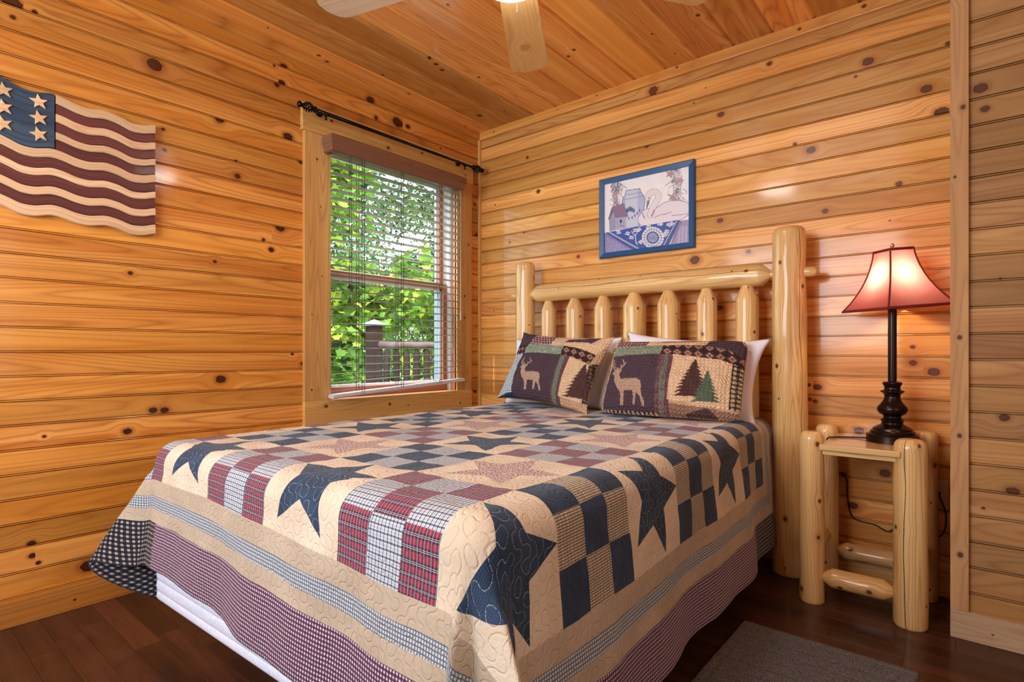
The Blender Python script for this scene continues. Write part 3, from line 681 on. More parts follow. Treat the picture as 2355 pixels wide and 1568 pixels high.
def artwork():
    nx, nz = 360, 290; ix0, ix1, iz0, iz1 = X0 + FW - .004, X1 - FW + .004, Z0 + FW - .004, Z1 - FW + .004
    s = np.linspace(0, 1, nx)[None, :].repeat(nz, 0); t = np.linspace(0, 1, nz)[:, None].repeat(nx, 1)   # t from the top
    # drawing coordinates
    top = 475 - 240 * s; bot = 1345 - 140 * s
    X = 270 + 1082 * s; Y = top + (bot - top) * t
    C_ = np.zeros((nz, nx, 3)); C_[:] = srgb(240, 240, 246)[:3]
    C_ *= (1 - .06 * fnoise(X, Y, 60, 1))[..., None]
    # wreaths of twigs
    for cx0, cx1, ya, yb, sd in ((450, 420, 380, 730, 2), (1190, 1190, 200, 700, 3)):
        rng = np.random.RandomState(sd)
        for k in range(130):
            t0 = rng.rand(); y0 = ya + (yb - ya) * t0; x0 = cx0 + (cx1 - cx0) * t0 + rng.randn() * 34
            x1 = x0 + rng.randn() * 30; y1 = y0 + 34 + rng.rand() * 30
            d = pdist(X, Y, [(x0, y0), ((x0 + x1) / 2 + rng.randn() * 12, (y0 + y1) / 2), (x1, y1)])
            put(C_, d < 3.6, ((110, 108, 130), (170, 166, 186), (84, 84, 104))[k % 3], .85)
    for sx, sy, r_ in ((1120, 340, 62), (1240, 420, 50), (1150, 630, 62), (430, 590, 46), (1100, 600, 20)):
        P_ = [(sx + (r_ if k % 2 == 0 else r_ * .45) * math.sin(k * math.pi / 5 + .3), sy - (r_ if k % 2 == 0 else r_ * .45) * math.cos(k * math.pi / 5 + .3)) for k in range(10)]
        put(C_, inpoly(X, Y, P_), (176, 142, 152))
    # jar
    jar = [(560, 600), (565, 550), (750, 520), (762, 565), (800, 610), (815, 690), (800, 780), (760, 850), (735, 900), (745, 990), (560, 1030), (560, 900), (520, 800), (515, 700), (530, 640)]
    mj = inpoly(X, Y, jar); put(C_, mj, (168, 184, 222)); put(C_, mj & (np.abs(X - 640) < 80), (208, 214, 232), .7)
    put(C_, (pdist(X, Y, jar + jar[:1]) < 4), (104, 112, 150)); put(C_, pdist(X, Y, [(530, 665), (660, 640), (805, 610)]) < 3, (110, 120, 160))
    put(C_, pdist(X, Y, [(560, 600), (660, 590), (765, 565)]) < 3, (110, 120, 160))
    for a in range(-3, 4):
        ax_, ay_ = 625 + a * 17, 745 + abs(a) * 8
        put(C_, ell(X, Y, ax_, ay_ + 30, 8, 38 - abs(a) * 3), (32, 84, 140))
    for k, (ax_, ay_) in enumerate(((585, 860), (605, 895), (650, 885), (685, 860), (715, 832), (745, 795), (580, 820))): put(C_, ell(X, Y, ax_, ay_, 8, 20), (40, 92, 148))
    # birdhouse
    put(C_, inpoly(X, Y, [(340, 890), (345, 1060), (575, 1020), (578, 850), (420, 880), (385, 760)]), (150, 150, 184))
    put(C_, inpoly(X, Y, [(430, 900), (430, 1040), (575, 1020), (575, 880)]), (172, 172, 204))
    put(C_, inpoly(X, Y, [(378, 760), (545, 700), (588, 872), (425, 892)]), (128, 112, 142)); put(C_, inpoly(X, Y, [(378, 760), (325, 915), (345, 915), (400, 810)]), (104, 100, 134))
    put(C_, ell(X, Y, 500, 932, 18, 22), (50, 62, 110)); put(C_, pdist(X, Y, [(470, 992), (540, 992)]) < 3, (60, 66, 110)); put(C_, pdist(X, Y, [(503, 950), (503, 992)]) < 3, (60, 66, 110))
    for xx in (452, 540): put(C_, pdist(X, Y, [(xx, 905), (xx, 1030)]) < 2, (120, 120, 160))
    # swan
    body = [(730, 880), (760, 830), (800, 790), (830, 775), (900, 770), (940, 775), (1040, 700), (1120, 675), (1220, 672), (1300, 690), (1360, 730), (1360, 830), (1290, 890), (1200, 935), (1000, 960), (860, 985), (760, 985), (735, 950)]
    neck = [(835, 780), (835, 700), (850, 600)]
    mb = inpoly(X, Y, body); put(C_, mb, (226, 220, 232)); put(C_, pdist(X, Y, body) < 4, (140, 132, 160))
    nk = [(850, 640), (865, 590), (905, 560), (950, 565), (982, 600), (975, 650), (940, 710), (905, 770), (880, 850)]
    put(C_, pdist(X, Y, nk) < 38, (140, 132, 160)); put(C_, pdist(X, Y, nk) < 34, (226, 220, 230))
    put(C_, inpoly(X, Y, [(838, 680), (872, 660), (870, 700), (838, 780), (830, 760)]), (112, 122, 150)); put(C_, pdist(X, Y, [(862, 650), (868, 632)]) < 5, (40, 44, 60))
    put(C_, pdist(X, Y, [(930, 885), (1000, 850), (1070, 840), (1140, 812)]) < 4, (130, 124, 156)); put(C_, pdist(X, Y, [(1140, 860), (1250, 850), (1350, 835)]) < 4, (130, 124, 156))
    for ax_, ay_ in ((780, 830), (788, 850), (796, 868), (806, 884), (930, 790), (922, 806), (916, 824), (905, 845), (898, 862)): put(C_, ell(X, Y, ax_, ay_, 9, 7), (70, 66, 92))
    # table top, right hand crate
    put(C_, inpoly(X, Y, [(1210, 930), (1360, 905), (1360, 1260), (1120, 1260)]), (150, 146, 184)); put(C_, inpoly(X, Y, [(1230, 1000), (1330, 985), (1330, 1230), (1200, 1230)]), (172, 168, 204))
    for xx in (1250, 1290, 1330): put(C_, pdist(X, Y, [(xx, 990), (xx - 10, 1240)]) < 2.5, (116, 112, 150))
    put(C_, inpoly(X, Y, [(270, 1080), (360, 1090), (740, 1300), (270, 1360)]), (134, 134, 186))
    m_ = inpoly(X, Y, [(290, 1090), (360, 1110), (720, 1300), (300, 1350)]); put(C_, m_ & (fnoise(X, Y, 9, 5) > .55), (170, 168, 206), .6)
    # cloth
    cl = [(330, 1070), (1210, 915), (1040, 1260), (760, 1310)]
    mc = inpoly(X, Y, cl); put(C_, mc, (24, 80, 170))
    put(C_, inpoly(X, Y, [(290, 1078), (345, 1072), (790, 1305), (700, 1310)]), (34, 74, 150)); put(C_, pdist(X, Y, [(345, 1072), (800, 1310)]) < 9, (206, 208, 216)); put(C_, (pdist(X, Y, [(345, 1072), (800, 1310)]) < 5) & (np.sin((X + Y) * .5) > 0), (40, 60, 110))
    put(C_, inpoly(X, Y, [(1205, 920), (1240, 918), (1100, 1240), (1040, 1250)]), (40, 82, 150)); put(C_, pdist(X, Y, [(1200, 925), (1035, 1250)]) < 4, (206, 208, 216))
    rng = np.random.RandomState(9)
    for k in range(26):
        tt = k / 26; put(C_, pdist(X, Y, [(1240 - 140 * tt, 925 + 310 * tt), (1262 - 140 * tt, 940 + 315 * tt + rng.rand() * 12)]) < 2.5, (60, 76, 130))
    for k in range(48):
        tt = k / 48; put(C_, pdist(X, Y, [(310 + 410 * tt, 1095 + 205 * tt), (300 + 410 * tt + rng.randn() * 4, 1120 + 205 * tt)]) < 2.2, (70, 84, 150), .8)
    dx, dy = X - 910, Y - 1135; rr = np.hypot(dx, dy * 1.0); th = np.arctan2(dy, dx)
    for r0, r1, n_ in ((78, 102, 18), (108, 136, 22)):
        pet = (rr > r0) & (rr < r1) & (((th / (2 * math.pi) * n_) % 1) > .18); put(C_, pet & mc, (226, 228, 228))
    put(C_, (rr < 66) & mc, (52, 96, 166)); put(C_, (rr < 62) & mc & (((np.sin(rr * .9) * np.sin(th * 30)) > .2)), (214, 218, 226))
    for bx, by in ((590, 1085), (640, 1135), (735, 1035), (690, 1045), (470, 1070), (760, 1190), (860, 1000), (1000, 965), (1080, 1060), (1110, 975), (1140, 960), (1060, 1100)):
        for a in range(4):
            aa = a * 1.7 + bx; m_ = ell(X, Y, bx + 20 * math.cos(aa), by + 16 * math.sin(aa), 17, 10); put(C_, m_ & mc, (222, 224, 226)); put(C_, ell(X, Y, bx + 20 * math.cos(aa), by + 16 * math.sin(aa), 7, 3) & mc, (60, 100, 170))
    put(C_, (pdist(X, Y, [(640, 1060), (690, 1110), (700, 1200), (720, 1220)]) < 5) & mc, (222, 224, 226)); put(C_, (pdist(X, Y, [(690, 1110), (740, 1040)]) < 4) & mc, (222, 224, 226))
    xs = ix0 + (ix1 - ix0) * s; zs = iz1 - (iz1 - iz0) * t
    V = np.stack([xs, np.full_like(xs, -.010), zs], -1).reshape(-1, 3)
    idx = np.arange(nx * nz).reshape(nz, nx)
    F = np.stack([idx[:-1, :-1], idx[1:, :-1], idx[1:, 1:], idx[:-1, 1:]], -1).reshape(-1, 4)
    m2 = M('swan_print_paper'); a = m2.nt.nodes.new('ShaderNodeVertexColor'); a.layer_name = 'Col'; m2.set(Base_Color=a.outputs[0], Roughness=.45, Coat_Weight=.8, Coat_Roughness=.04)
    o = mesh('print', V.tolist(), F.tolist(), m2.mat, pic); color_attr(o.data, C_)
    simple_box('backing_board', (ix0, -.009, iz0), (ix1, -.001, iz1), FRAME, pic, bev=0)
artwork()

# ------------------------------------------------------------------ log bed
bed = empty('log_bed', (1.23, -.13, 0), 'peeled log bed with seven pointed spindles in its headboard, against the back wall', 'bed')
HB = -.13
def chamfer_post(name, x, r0, r1, top, seed, crack): return log(name, (x, HB, 0), (x, HB, top), r0, r1, 'cut', 'dome', bed, seed, 7, crack, n=36)
pl_ = log('post', (.502, HB, 0), (.500, HB, 1.500), .062, .058, 'cut', 'dome', bed, 3, 6, .44, n=36, rough=.05)
pr_ = log('post', (1.975, HB, 0), (1.968, HB, 1.505), .073, .067, 'cut', 'dome', bed, 4, 7, .60, n=36, rough=.05)
for o_ in (pl_, pr_):
    pass
log('top_rail', (.545, HB, 1.303), (1.925, HB, 1.303), .052, .049, 'flatcone', 'tenon', bed, 7, 9, .42, n=36, tl=.03, rough=.07, bow=.006)
log('bottom_rail', (.545, HB, .56), (1.925, HB, .56), .05, .05, 'flatcone', 'tenon', bed, 8, 6, 0, tl=.03)
for x0, x1, s in ((.395, .46, 11), (2.025, 2.078, 12)): log('tenon_end', (x0, HB, 1.303), (x1, HB, 1.303), .0235, .0235, 'dome' if x0 < 1 else 'cut', 'dome' if x0 > 1 else 'cut', bed, s, 0, n=20)
for i, (x, wd) in enumerate(zip((.676, .857, 1.043, 1.226, 1.415, 1.607, 1.792), (.088, .104, .104, .120, .114, .096, .102))):
    log('spindle', (x, HB, .60), (x, HB, 1.268), wd / 2, wd / 2 * .98, 'cut', 'flatcone', bed, 20 + i * 3, 5, (.0, .47, 0, .0, .40, .62, 0)[i], n=28, rough=.035)
# steel frame and black side rail below the mattress
BR = R(1.8); EX = Vector((math.cos(BR), math.sin(BR), 0)); EY = Vector((-math.sin(BR), math.cos(BR), 0))
def W(u, v, z): p = Vector((1.9, -1.95, 0)) + EX * (u - 1.9) + EY * (v + 1.95); return Vector((p.x, p.y, z))
def wbox(u0, u1, v0, v1, z0, z1):
    v, f = box_geo((u0, v0, z0), (u1, v1, z1)); return [W(*p) for p in v], f
BLACK = plain('black_steel', srgb(22, 22, 24), .6)
g = [wbox(.60, .64, -2.0, -.25, .135, .165), wbox(1.88, 1.92, -2.0, -.25, .135, .165), wbox(.60, 1.92, -1.96, -1.92, .135, .165), wbox(.60, 1.92, -1.15, -1.11, .135, .165)]
V_, F_ = merge(g); mesh('bed_frame', V_, F_, BLACK, bed)
for u, v in ((.66, -1.80), (1.80, -1.75), (.66, -.5), (1.80, -.5), (1.2, -1.13)):
    V_, F_ = merge([tube(None, [W(u, v, 0), W(u, v, .14)], .018, None, n=12)]); mesh('caster_leg', V_, F_, BLACK, bed)
V_, F_ = wbox(1.925, 1.965, -.6, -.20, .15, .42); mesh('side_bracket', V_, F_, BLACK, bed)

UL, UR_, VF, VH, RR = .505, 1.965, -2.090, -.215, .07
TICK = M('white_quilted_ticking'); x_, y_, z_ = TICK.objc()
st_ = ((z_ * 22.0).fract() - .5).abs() * 2.0
TICK.set(Base_Color=TICK.mix(TICK.noise(x_, y_, z_, scale=120).ramp(.3, .7), srgb(206, 212, 232), srgb(222, 226, 240)), Roughness=.7)
def soft_box(name, u0, u1, v0, v1, z0, z1, bulge, mat, label, cat, ribs=0, rad=.03):
    """upholstered box with horizontal ribs around its sides"""
    n = 14; V, F = [], []; nz = 56 if ribs else 10
    per = []
    def corner(cu, cv, a0):
        for k in range(7): a = a0 + math.pi / 2 * k / 6; per.append((cu + rad * math.cos(a), cv + rad * math.sin(a), math.cos(a), math.sin(a)))
    corner(u1 - rad, v1 - rad, 0)
    for k in range(1, 12): per.append((u1 - rad + (u0 - u1 + 2 * rad) * k / 12, v1, 0, 1))
    corner(u0 + rad, v1 - rad, math.pi / 2)
    for k in range(1, 16): per.append((u0, v1 - rad + (v0 - v1 + 2 * rad) * k / 16, -1, 0))
    corner(u0 + rad, v0 + rad, math.pi)
    for k in range(1, 12): per.append((u0 + rad + (u1 - u0 - 2 * rad) * k / 12, v0, 0, -1))
    corner(u1 - rad, v0 + rad, 1.5 * math.pi)
    for k in range(1, 16): per.append((u1, v0 + rad + (v1 - v0 - 2 * rad) * k / 16, 1, 0))
    m_ = len(per)
    for i in range(nz + 1):
        t = i / nz; b = bulge * abs(math.sin(math.pi * t * max(ribs, 1))) ** .6
        e = .012 * max(0, 1 - t * 12) ** 2 + .012 * max(0, 1 - (1 - t) * 12) ** 2
        for (a, b_, nx, ny) in per: V.append(W(a + nx * (b - e), b_ + ny * (b - e), z0 + (z1 - z0) * t))
    for i in range(nz):
        for j in range(m_): F.append((i * m_ + j, i * m_ + (j + 1) % m_, (i + 1) * m_ + (j + 1) % m_, (i + 1) * m_ + j))
    F.append(tuple(range(m_ - 1, -1, -1))); F.append(tuple(nz * m_ + j for j in range(m_)))
    o = mesh(name, V, F, mat, None, smooth=True); es = o.modifiers.new('edges', 'EDGE_SPLIT'); es.split_angle = R(50)
    return tag(o, label, cat)
soft_box('box_spring', .53, 1.895, -2.078, -.26, .150, .400, .004, TICK.mat, 'white ribbed box spring showing below the quilt at the foot of the bed', 'box spring', ribs=7)
soft_box('mattress', .590, 1.940, -2.055, -.25, .408, .645, .006, TICK.mat, 'white mattress hidden under the patchwork quilt', 'mattress', ribs=2, rad=.05)

# ------------------------------------------------------------------ patchwork quilt
UC, VC, BS = 1.857, -1.870, .305
def quilt_material():
    m = M('patchwork_quilt_cloth'); U, V = m.uv('UVMap')
    # seams are never quite straight
    wu = (m.noise(U, V, 1.0, scale=5, detail=1) - .5) * .008; wv = (m.noise(U, V, 9.0, scale=5, detail=1) - .5) * .008
    cu_, cv_ = U + wu, V + wv
    a = (UC - cu_) / BS; c = a.floor() + 1.0; fx = 1.0 - a.fract()          # column, position inside the block
    b = (cv_ - VC) / BS; r = b.floor() + 1.0; fy = b.fract()
    odd = ((c + r) * .5).fract().gt(.25)                                   # 1: nine patch, 0: star
    rodd = (r * .5).fract().gt(.25)
    # fabrics
    def lines(x, p, wd): return ((x / p).fract()).lt(wd / p)
    cloth = m.noise(U, V, 0.0, scale=900, detail=1)
    cream = m.mix(m.noise(U, V, 2.0, scale=7).ramp(.35, .65), srgb(222, 208, 186), srgb(210, 194, 170))
    taupe = m.mix(m.noise(U, V, 3.0, scale=7).ramp(.35, .65), srgb(190, 174, 152), srgb(178, 162, 140))
    navy0 = m.mix(m.noise(U, V, 4.0, scale=14, detail=3).ramp(.35, .7), srgb(32, 48, 70), srgb(46, 66, 94))
    navy = m.mix((lines(U, .0042, .0012).max(lines(V, .0042, .0012))) * .35, navy0, srgb(76, 96, 120))
    gu, gv = lines(U, .0105, .0026), lines(V, .0105, .0026)
    wp = m.mix((lines(U + .0052, .0105, .0022).max(lines(V + .0052, .0105, .0022))) * .45, srgb(208, 214, 220), srgb(140, 144, 152))
    wp = m.mix(gu.max(gv) * .76, wp, srgb(52, 70, 100)); windowpane = m.mix(gu * gv, wp, srgb(30, 40, 64))
    gl1 = lines(V + .001, .0090, .0036); gl2 = lines(U, .0056, .0021)
    tan = m.mix(m.noise(U * 3.0, V * 40.0, 0.0, scale=3).ramp(.3, .7), srgb(206, 194, 172), srgb(190, 174, 150))
    tan = m.mix(lines(V, .0125, .0026) * .35, tan, srgb(70, 62, 58)); tanp = m.mix(gl2 * .8, tan, srgb(34, 34, 40))
    p = .0185; A, B = (U / p).fract().lt(.50), (V / p).fract().lt(.50)
    red = m.mix(A.max(B) * .74, srgb(162, 58, 80), srgb(42, 38, 62)); red = m.mix(A * B, red, srgb(28, 30, 52))
    thin = (lines(U - .0030, p, .0009) + lines(U - .0055, p, .0008)).max(lines(V - .0030, p, .0009) + lines(V - .0055, p, .0008))
    red = m.mix((thin * .6).clamp(), red, srgb(206, 214, 218)); red = m.mix(lines(U - .0135, p, .0007) * .5, red, srgb(240, 190, 180))
    pk = (m.noise(U, V, 6.0, scale=210, detail=0)).ramp(.46, .54); pink = m.mix(pk, srgb(142, 96, 108), srgb(216, 200, 186))
    q = .0086; A2, B2 = (U / q).fract().lt(.52), (V / q).fract().lt(.52)
    chk = m.mix(A2.max(B2), srgb(216, 200, 204), srgb(108, 74, 100)); chk = m.mix(A2 * B2, chk, srgb(62, 40, 66))
    q = .0135; A3, B3 = (U / q).fract().lt(.55), (V / q).fract().lt(.55)
    nchk = m.mix(A3.max(B3), srgb(180, 164, 148), srgb(54, 54, 66)); nchk = m.mix(A3 * B3, nchk, srgb(26, 30, 42))
    # star
    px, py = fx - .5, fy - .5
    n = m.nt.nodes.new('ShaderNodeMath'); n.operation = 'ARCTAN2'; m.nt.links.new(px.x, n.inputs[0]); m.nt.links.new(py.x, n.inputs[1]); th = S(m.nt, n.outputs[0])
    al = ((th / 1.256637 + .5).fract() - .5).abs() * 1.256637; rad = (px * px + py * py).sqrt()
    RT, RI = .50, .225; kB = (1 - RI * math.cos(math.pi / 5) / RT) / (RI * math.sin(math.pi / 5))
    star = ((rad * al.cos()) / RT + (rad * al.sin()) * kB).lt(1.0)
    starcol = m.mix(rodd, navy, pink); starblk = m.mix(star, cream, starcol)
    # nine patch
    par = ((((fx * 3.0).floor() + (fy * 3.0).floor()) * .5).fract()).lt(.25)   # 1 on the corners and centre
    colz = c.lt(.5)
    lightc = m.mix(colz * rodd, windowpane, tanp)  # side column gets tan cloth: warmer light there put into its colour
    darkc = m.mix(rodd, red, navy)
    nine = m.mix(par, lightc, darkc)
    field = m.mix(odd, starblk, nine)
    # borders
    du = (cu_ - (UC + BS)).max((UC - 5 * BS) - cu_); dv = ((VC - BS) - cv_).max(cv_ - (VC + 5 * BS)); db = du.max(dv)
    bandp = m.mix(lines(V, .0076, .0027).max(lines(U, .0076, .0027)) * .82, srgb(200, 206, 210), srgb(52, 66, 90))
    c1 = m.mix(db.gt(0.0), field, taupe); c2 = m.mix(db.gt(.050), c1, bandp); c3 = m.mix(db.gt(.088), c2, taupe)
    chks = m.mix(((dv - du).gt(0.0) * U.lt(.625)).max((du - dv).gt(0.0) * V.gt(-.46)), chk, nchk); col = m.mix(db.gt(.128), c3, chks)
    # quilting stitches: meandering arcs
    def meander(s_, seed):
        uu, vv = (U + (m.noise(U, V, seed, scale=20, detail=1) - .5) * .024) / s_, (V + (m.noise(U, V, seed + 4.0, scale=20, detail=1) - .5) * .024) / s_
        iu, iv = uu.floor(), vv.floor(); f = m.rand(iu, iv, seed).gt(.5); fu, fv = uu - iu, vv - iv
        fu = fu + f * (1.0 - fu * 2.0)
        d1 = ((fu * fu + fv * fv).sqrt() - .5).abs(); gu2, gv2 = 1.0 - fu, 1.0 - fv; d2 = ((gu2 * gu2 + gv2 * gv2).sqrt() - .5).abs()
        return d1.min(d2)
    d = meander(.025, 2.0)
    thread = d.lt(.022) * (m.noise(U, V, 5.0, scale=700, detail=0)).gt(.5)
    isnavy = odd._m('SUBTRACT', 1.0).abs() * star * (1.0 - rodd) * db.lt(0.0)
    col = m.mix(thread * isnavy * .75, col, srgb(190, 205, 220))
    puff = d.ramp(0.0, .12); wr = m.noise(U, V, 7.0, scale=110, detail=3, rough=.6)
    col = m.mix(d.ramp(.05, .0) * .25, col, (0, 0, 0, 1), 'MULTIPLY') if False else col
    m.set(Base_Color=col, Roughness=.95, Specular_IOR_Level=.15)
    try: m.b.inputs['Sheen Weight'].default_value = .12
    except Exception: pass
    m.bump(puff * .42 + wr * .85 + cloth * .08, .0036, .85)
    return m.mat
QUILT = quilt_material()
UE0, UE1, VE0, VE1 = UC - 5 * BS - .128 - .08, UC + BS + .128 + .128, VC - BS - .128 - .138, VC + 5 * BS + .128 + .062
def interp(ctrl, t):
    for (a, h0), (b, h1) in zip(ctrl[:-1], ctrl[1:]):
        if t <= b: k = (t - a) / (b - a); k = k * k * (3 - 2 * k); return (h0[0] + (h1[0] - h0[0]) * k, h0[1] + (h1[1] - h0[1]) * k)
    return ctrl[-1][1]
TOP = .668
def drape(u, v):
    cu = min(max(u, UL + RR), UR_ - RR); cv = max(v, VF + RR)
    ou, ov = u - cu, v - cv; rho = math.hypot(ou, ov)
    p3 = Vector((u * 7, v * 7, .3))
    if rho < 1e-6: return W(u, v, TOP + .006 * mn.noise(p3 * .6) + .0022 * mn.noise(p3 * 3.1))
    dx, dy = ou / rho, ov / rho
    # the quilt has slid down a little towards the foot corner beside the door
    tt = min(1, max(0, (u - .85) / 1.1)); sl = .040 * tt * tt * (3 - 2 * tt) * abs(dy) + (.010 + .085 * abs(dy)) * (abs(dx) if ou > 0 else 0)
    rho += sl * min(1, rho / (math.pi * RR / 2))
    # arc over the mattress edge
    arc = math.pi * RR / 2
    if rho < arc: out, drop = RR * math.sin(rho / RR), RR * (1 - math.cos(rho / RR)); hx = hy = 0; e = 0
    else: out, drop = RR, RR; e = rho - arc
    phi = math.atan2(abs(ou), abs(ov)) / (math.pi / 2)
    right = ou > 0 or (ou == 0 and u > 1.2)
    ff = -(.085 + .022 * math.sin(u * 10.5 + .6) + .012 * math.sin(u * 23))     # foot hem ripples
    fs = .085 + .026 * math.sin(v * 7.5 + 1.1) + .012 * math.sin(v * 17)
    if right: ctrl = [(0, (0, ff)), (.13, (-.02, -.13)), (.30, (-.02, .06)), (.60, (.43, -.12)), (.80, (.22, -.02)), (1, (fs, 0))]
    else: ctrl = [(0, (0, ff)), (.10, (-.02, -.13)), (.30, (-.35, -.40)), (.55, (-.06, .14)), (1, (-.10, 0))]
    hx, hy = interp(ctrl, phi)
    k = min(e / (.10 if right else .05), 1); k = k * k * (3 - 2 * k) * .75 + .25
    hx *= k; hy *= k
    if dy == 0 and right and cv > -.55:      # the head end of the side hangs closer to the bed
        hx *= .6
    st_ = 1.10 if right else 1.10 - .10 * min(1, max(0, (1.2 - u) / .5)); e *= st_; dz = e * math.sqrt(max(0, 1 - hx * hx - hy * hy))
    wob = .004 * mn.noise(Vector((u * 6, v * 6, 2))) * min(1, e * 8) + .0018 * mn.noise(p3 * 3.1)
    return W(cu + dx * (out + wob) + hx * e, cv + dy * (out + wob) + hy * e, max(.012, TOP - drop - dz))
def build_quilt():
    nu, nv = 330, 310; V, uvp = [], []
    for j in range(nv + 1):
        v = VE0 + (VE1 - VE0) * j / nv
        for i in range(nu + 1):
            u = UE0 + (UE1 - UE0) * i / nu
            # rounded, slightly wavy hem
            V.append(drape(u, v)); uvp.append((u, v))
    F = [(j * (nu + 1) + i, j * (nu + 1) + i + 1, (j + 1) * (nu + 1) + i + 1, (j + 1) * (nu + 1) + i) for j in range(nv) for i in range(nu)]
    o = mesh('patchwork_quilt', V, F, QUILT, None, smooth=True)
    l = o.data.uv_layers.new(name='UVMap'); arr = np.array([uvp[i] for f in F for i in f], np.float32); l.data.foreach_set('uv', arr.ravel())
    s = o.modifiers.new('thickness', 'SOLIDIFY'); s.thickness = .009; s.offset = -1
    tag(o, 'patchwork quilt with blue stars and plaid nine-patch blocks, spread over the bed', 'quilt')
build_quilt()

# ------------------------------------------------------------------ pillows
def place(c, yaw, lean, roll):
    return Matrix.Translation(Vector(c)) @ Matrix.Rotation(R(yaw), 4, 'Z') @ Matrix.Rotation(R(-lean), 4, 'X') @ Matrix.Rotation(R(roll), 4, 'Y')
def pillow(name, c, wd, ht, th, yaw, lean, roll, mat, label, group, nx=60, nz=44, paint=None, pinch=.05, seed=1, wr=.004, sag=.0, ear=0.0):
    """cushion standing on its long edge; front face looks to -Y"""
    Mx = place(c, yaw, lean, roll); V, F = [], []; Cs = []
    def pt(a, b, side):
        x = wd / 2 * a * (1 - pinch * (1 - b * b) * abs(a) ** 2) * (1 + ear * abs(a) ** 8 * abs(b) ** 8); z = ht / 2 * b * (1 - pinch * 1.2 * (1 - a * a) * abs(b) ** 2) * (1 + ear * abs(a) ** 8 * abs(b) ** 8)
        f = max(0, (1 - abs(a) ** 2.6)) ** .55 * max(0, (1 - abs(b) ** 2.6)) ** .55
        y = side * th / 2 * f * (1 - sag * b)
        nn = wr * (mn.noise(Vector((x * 9, z * 9, seed + side))) + .5 * mn.noise(Vector((x * 23, z * 23, seed + side)))) * min(1, f * 2)
        z += -.015 * (1 - b) * 0
        return Mx @ Vector((x, y + side * nn, z))
    for side in (-1, 1):
        for j in range(nz + 1):
            for i in range(nx + 1): V.append(pt(-1 + 2 * i / nx, 1 - 2 * j / nz, side))
    n1 = (nx + 1) * (nz + 1)
    uv = []
    for side in (0, 1):
        for j in range(nz):
            for i in range(nx):
                a = side * n1 + j * (nx + 1) + i; q = (a, a + nx + 1, a + nx + 2, a + 1); F.append(q if side == 0 else q[::-1])
                uq = [(i, j), (i, j + 1), (i + 1, j + 1), (i + 1, j)]; uv += [(p / nx * wd, s_ / nz * ht) for p, s_ in (uq if side == 0 else uq[::-1])]
    o = mesh(name, V, F, mat, None, smooth=True)
    l = o.data.uv_layers.new(name='UVMap'); l.data.foreach_set('uv', np.array(uv, np.float32).ravel())
    if paint is not None:
        s_ = np.linspace(0, 1, nx + 1)[None, :].repeat(nz + 1, 0); t_ = np.linspace(0, 1, nz + 1)[:, None].repeat(nx + 1, 1)
        C_ = paint(s_, t_); B_ = np.zeros_like(C_); B_[:] = srgb(206, 172, 136)[:3]; color_attr(o.data, np.stack([C_, B_]))
    wd_ = o.modifiers.new('weld', 'WELD'); wd_.merge_threshold = .0003
    return tag(o, label, 'pillow', group)
WHITE = M('white_pillowcase'); x_, y_, z_ = WHITE.objc()
WHITE.set(Base_Color=srgb(236, 232, 240), Roughness=.85); WHITE.bump(WHITE.noise(x_, y_, z_, scale=9, detail=3), .012, .6)
SHAM = M('quilted_sham_cloth'); vc = SHAM.nt.nodes.new('ShaderNodeVertexColor'); vc.layer_name = 'Col'; U, V = SHAM.uv('UVMap')
uu, vv = (U + (SHAM.noise(U, V, 3.0, scale=22, detail=1) - .5) * .016) / .0165, (V + (SHAM.noise(U, V, 8.0, scale=22, detail=1) - .5) * .016) / .0165
iu, iv = uu.floor(), vv.floor(); f_ = SHAM.rand(iu, iv, 3.0).gt(.5); fu, fv = uu - iu, vv - iv; fu = fu + f_ * (1.0 - fu * 2.0)
d_ = ((fu * fu + fv * fv).sqrt() - .5).abs().min((((1.0 - fu) * (1.0 - fu) + (1.0 - fv) * (1.0 - fv)).sqrt() - .5).abs())
SHAM.set(Base_Color=SHAM.mix(d_.ramp(.07, .02) * .16, vc.outputs[0], srgb(60, 44, 38)), Roughness=.95, Specular_IOR_Level=.15)
SHAM.bump(d_.ramp(0.0, .34) + SHAM.noise(U, V, 0.0, scale=60, detail=2) * .4, .0050, .9)
PLUM, DEER, SAGE, CREAM, BRN = (82, 64, 74), (186, 154, 130), (128, 140, 120), (228, 194, 156), (76, 54, 52)
def conifer(C_, X, Y, ax, ay, bx, by, hw, col, teeth=11):
    h = np.clip((Y - ay) / (by - ay), -.0, 1); mid = ax + (bx - ax) * h; k = (h * teeth) % 1.0
    wdt = hw * (h ** .9) * (.58 + .42 * k) + 3 * np.sin(X * .3); put(C_, (h > 0) & (h < 1) & (np.abs(X - mid) < wdt), col)
def plaid(C_, m_, X, Y, p, a, b, c):
    A = ((X / p) % 1) < .42; B = ((Y / p) % 1) < .42
    put(C_, m_, a); put(C_, m_ & (A | B), b); put(C_, m_ & A & B, c)
def argyle(C_, m_, X, Y, p):
    put(C_, m_, BRN); u = ((X + Y) / p) % 1 - .5; v = ((X - Y) / p) % 1 - .5
    iu_ = np.floor((X + Y) / p) + np.floor((X - Y) / p)
    d = (np.maximum(np.abs(u), np.abs(v)) < .40); put(C_, m_ & d & (iu_ % 2 == 0), (176, 134, 116)); put(C_, m_ & d & (np.maximum(np.abs(u), np.abs(v)) < .18) & (iu_ % 2 == 0), (110, 80, 74)); put(C_, m_ & d & (iu_ % 2 == 1), (58, 42, 42))
def speck(C_, X, Y, amt=.12, s=14, seed=3): C_ *= (1 + amt * (fnoise(X, Y, s, seed)[..., None] - .5) * 2)
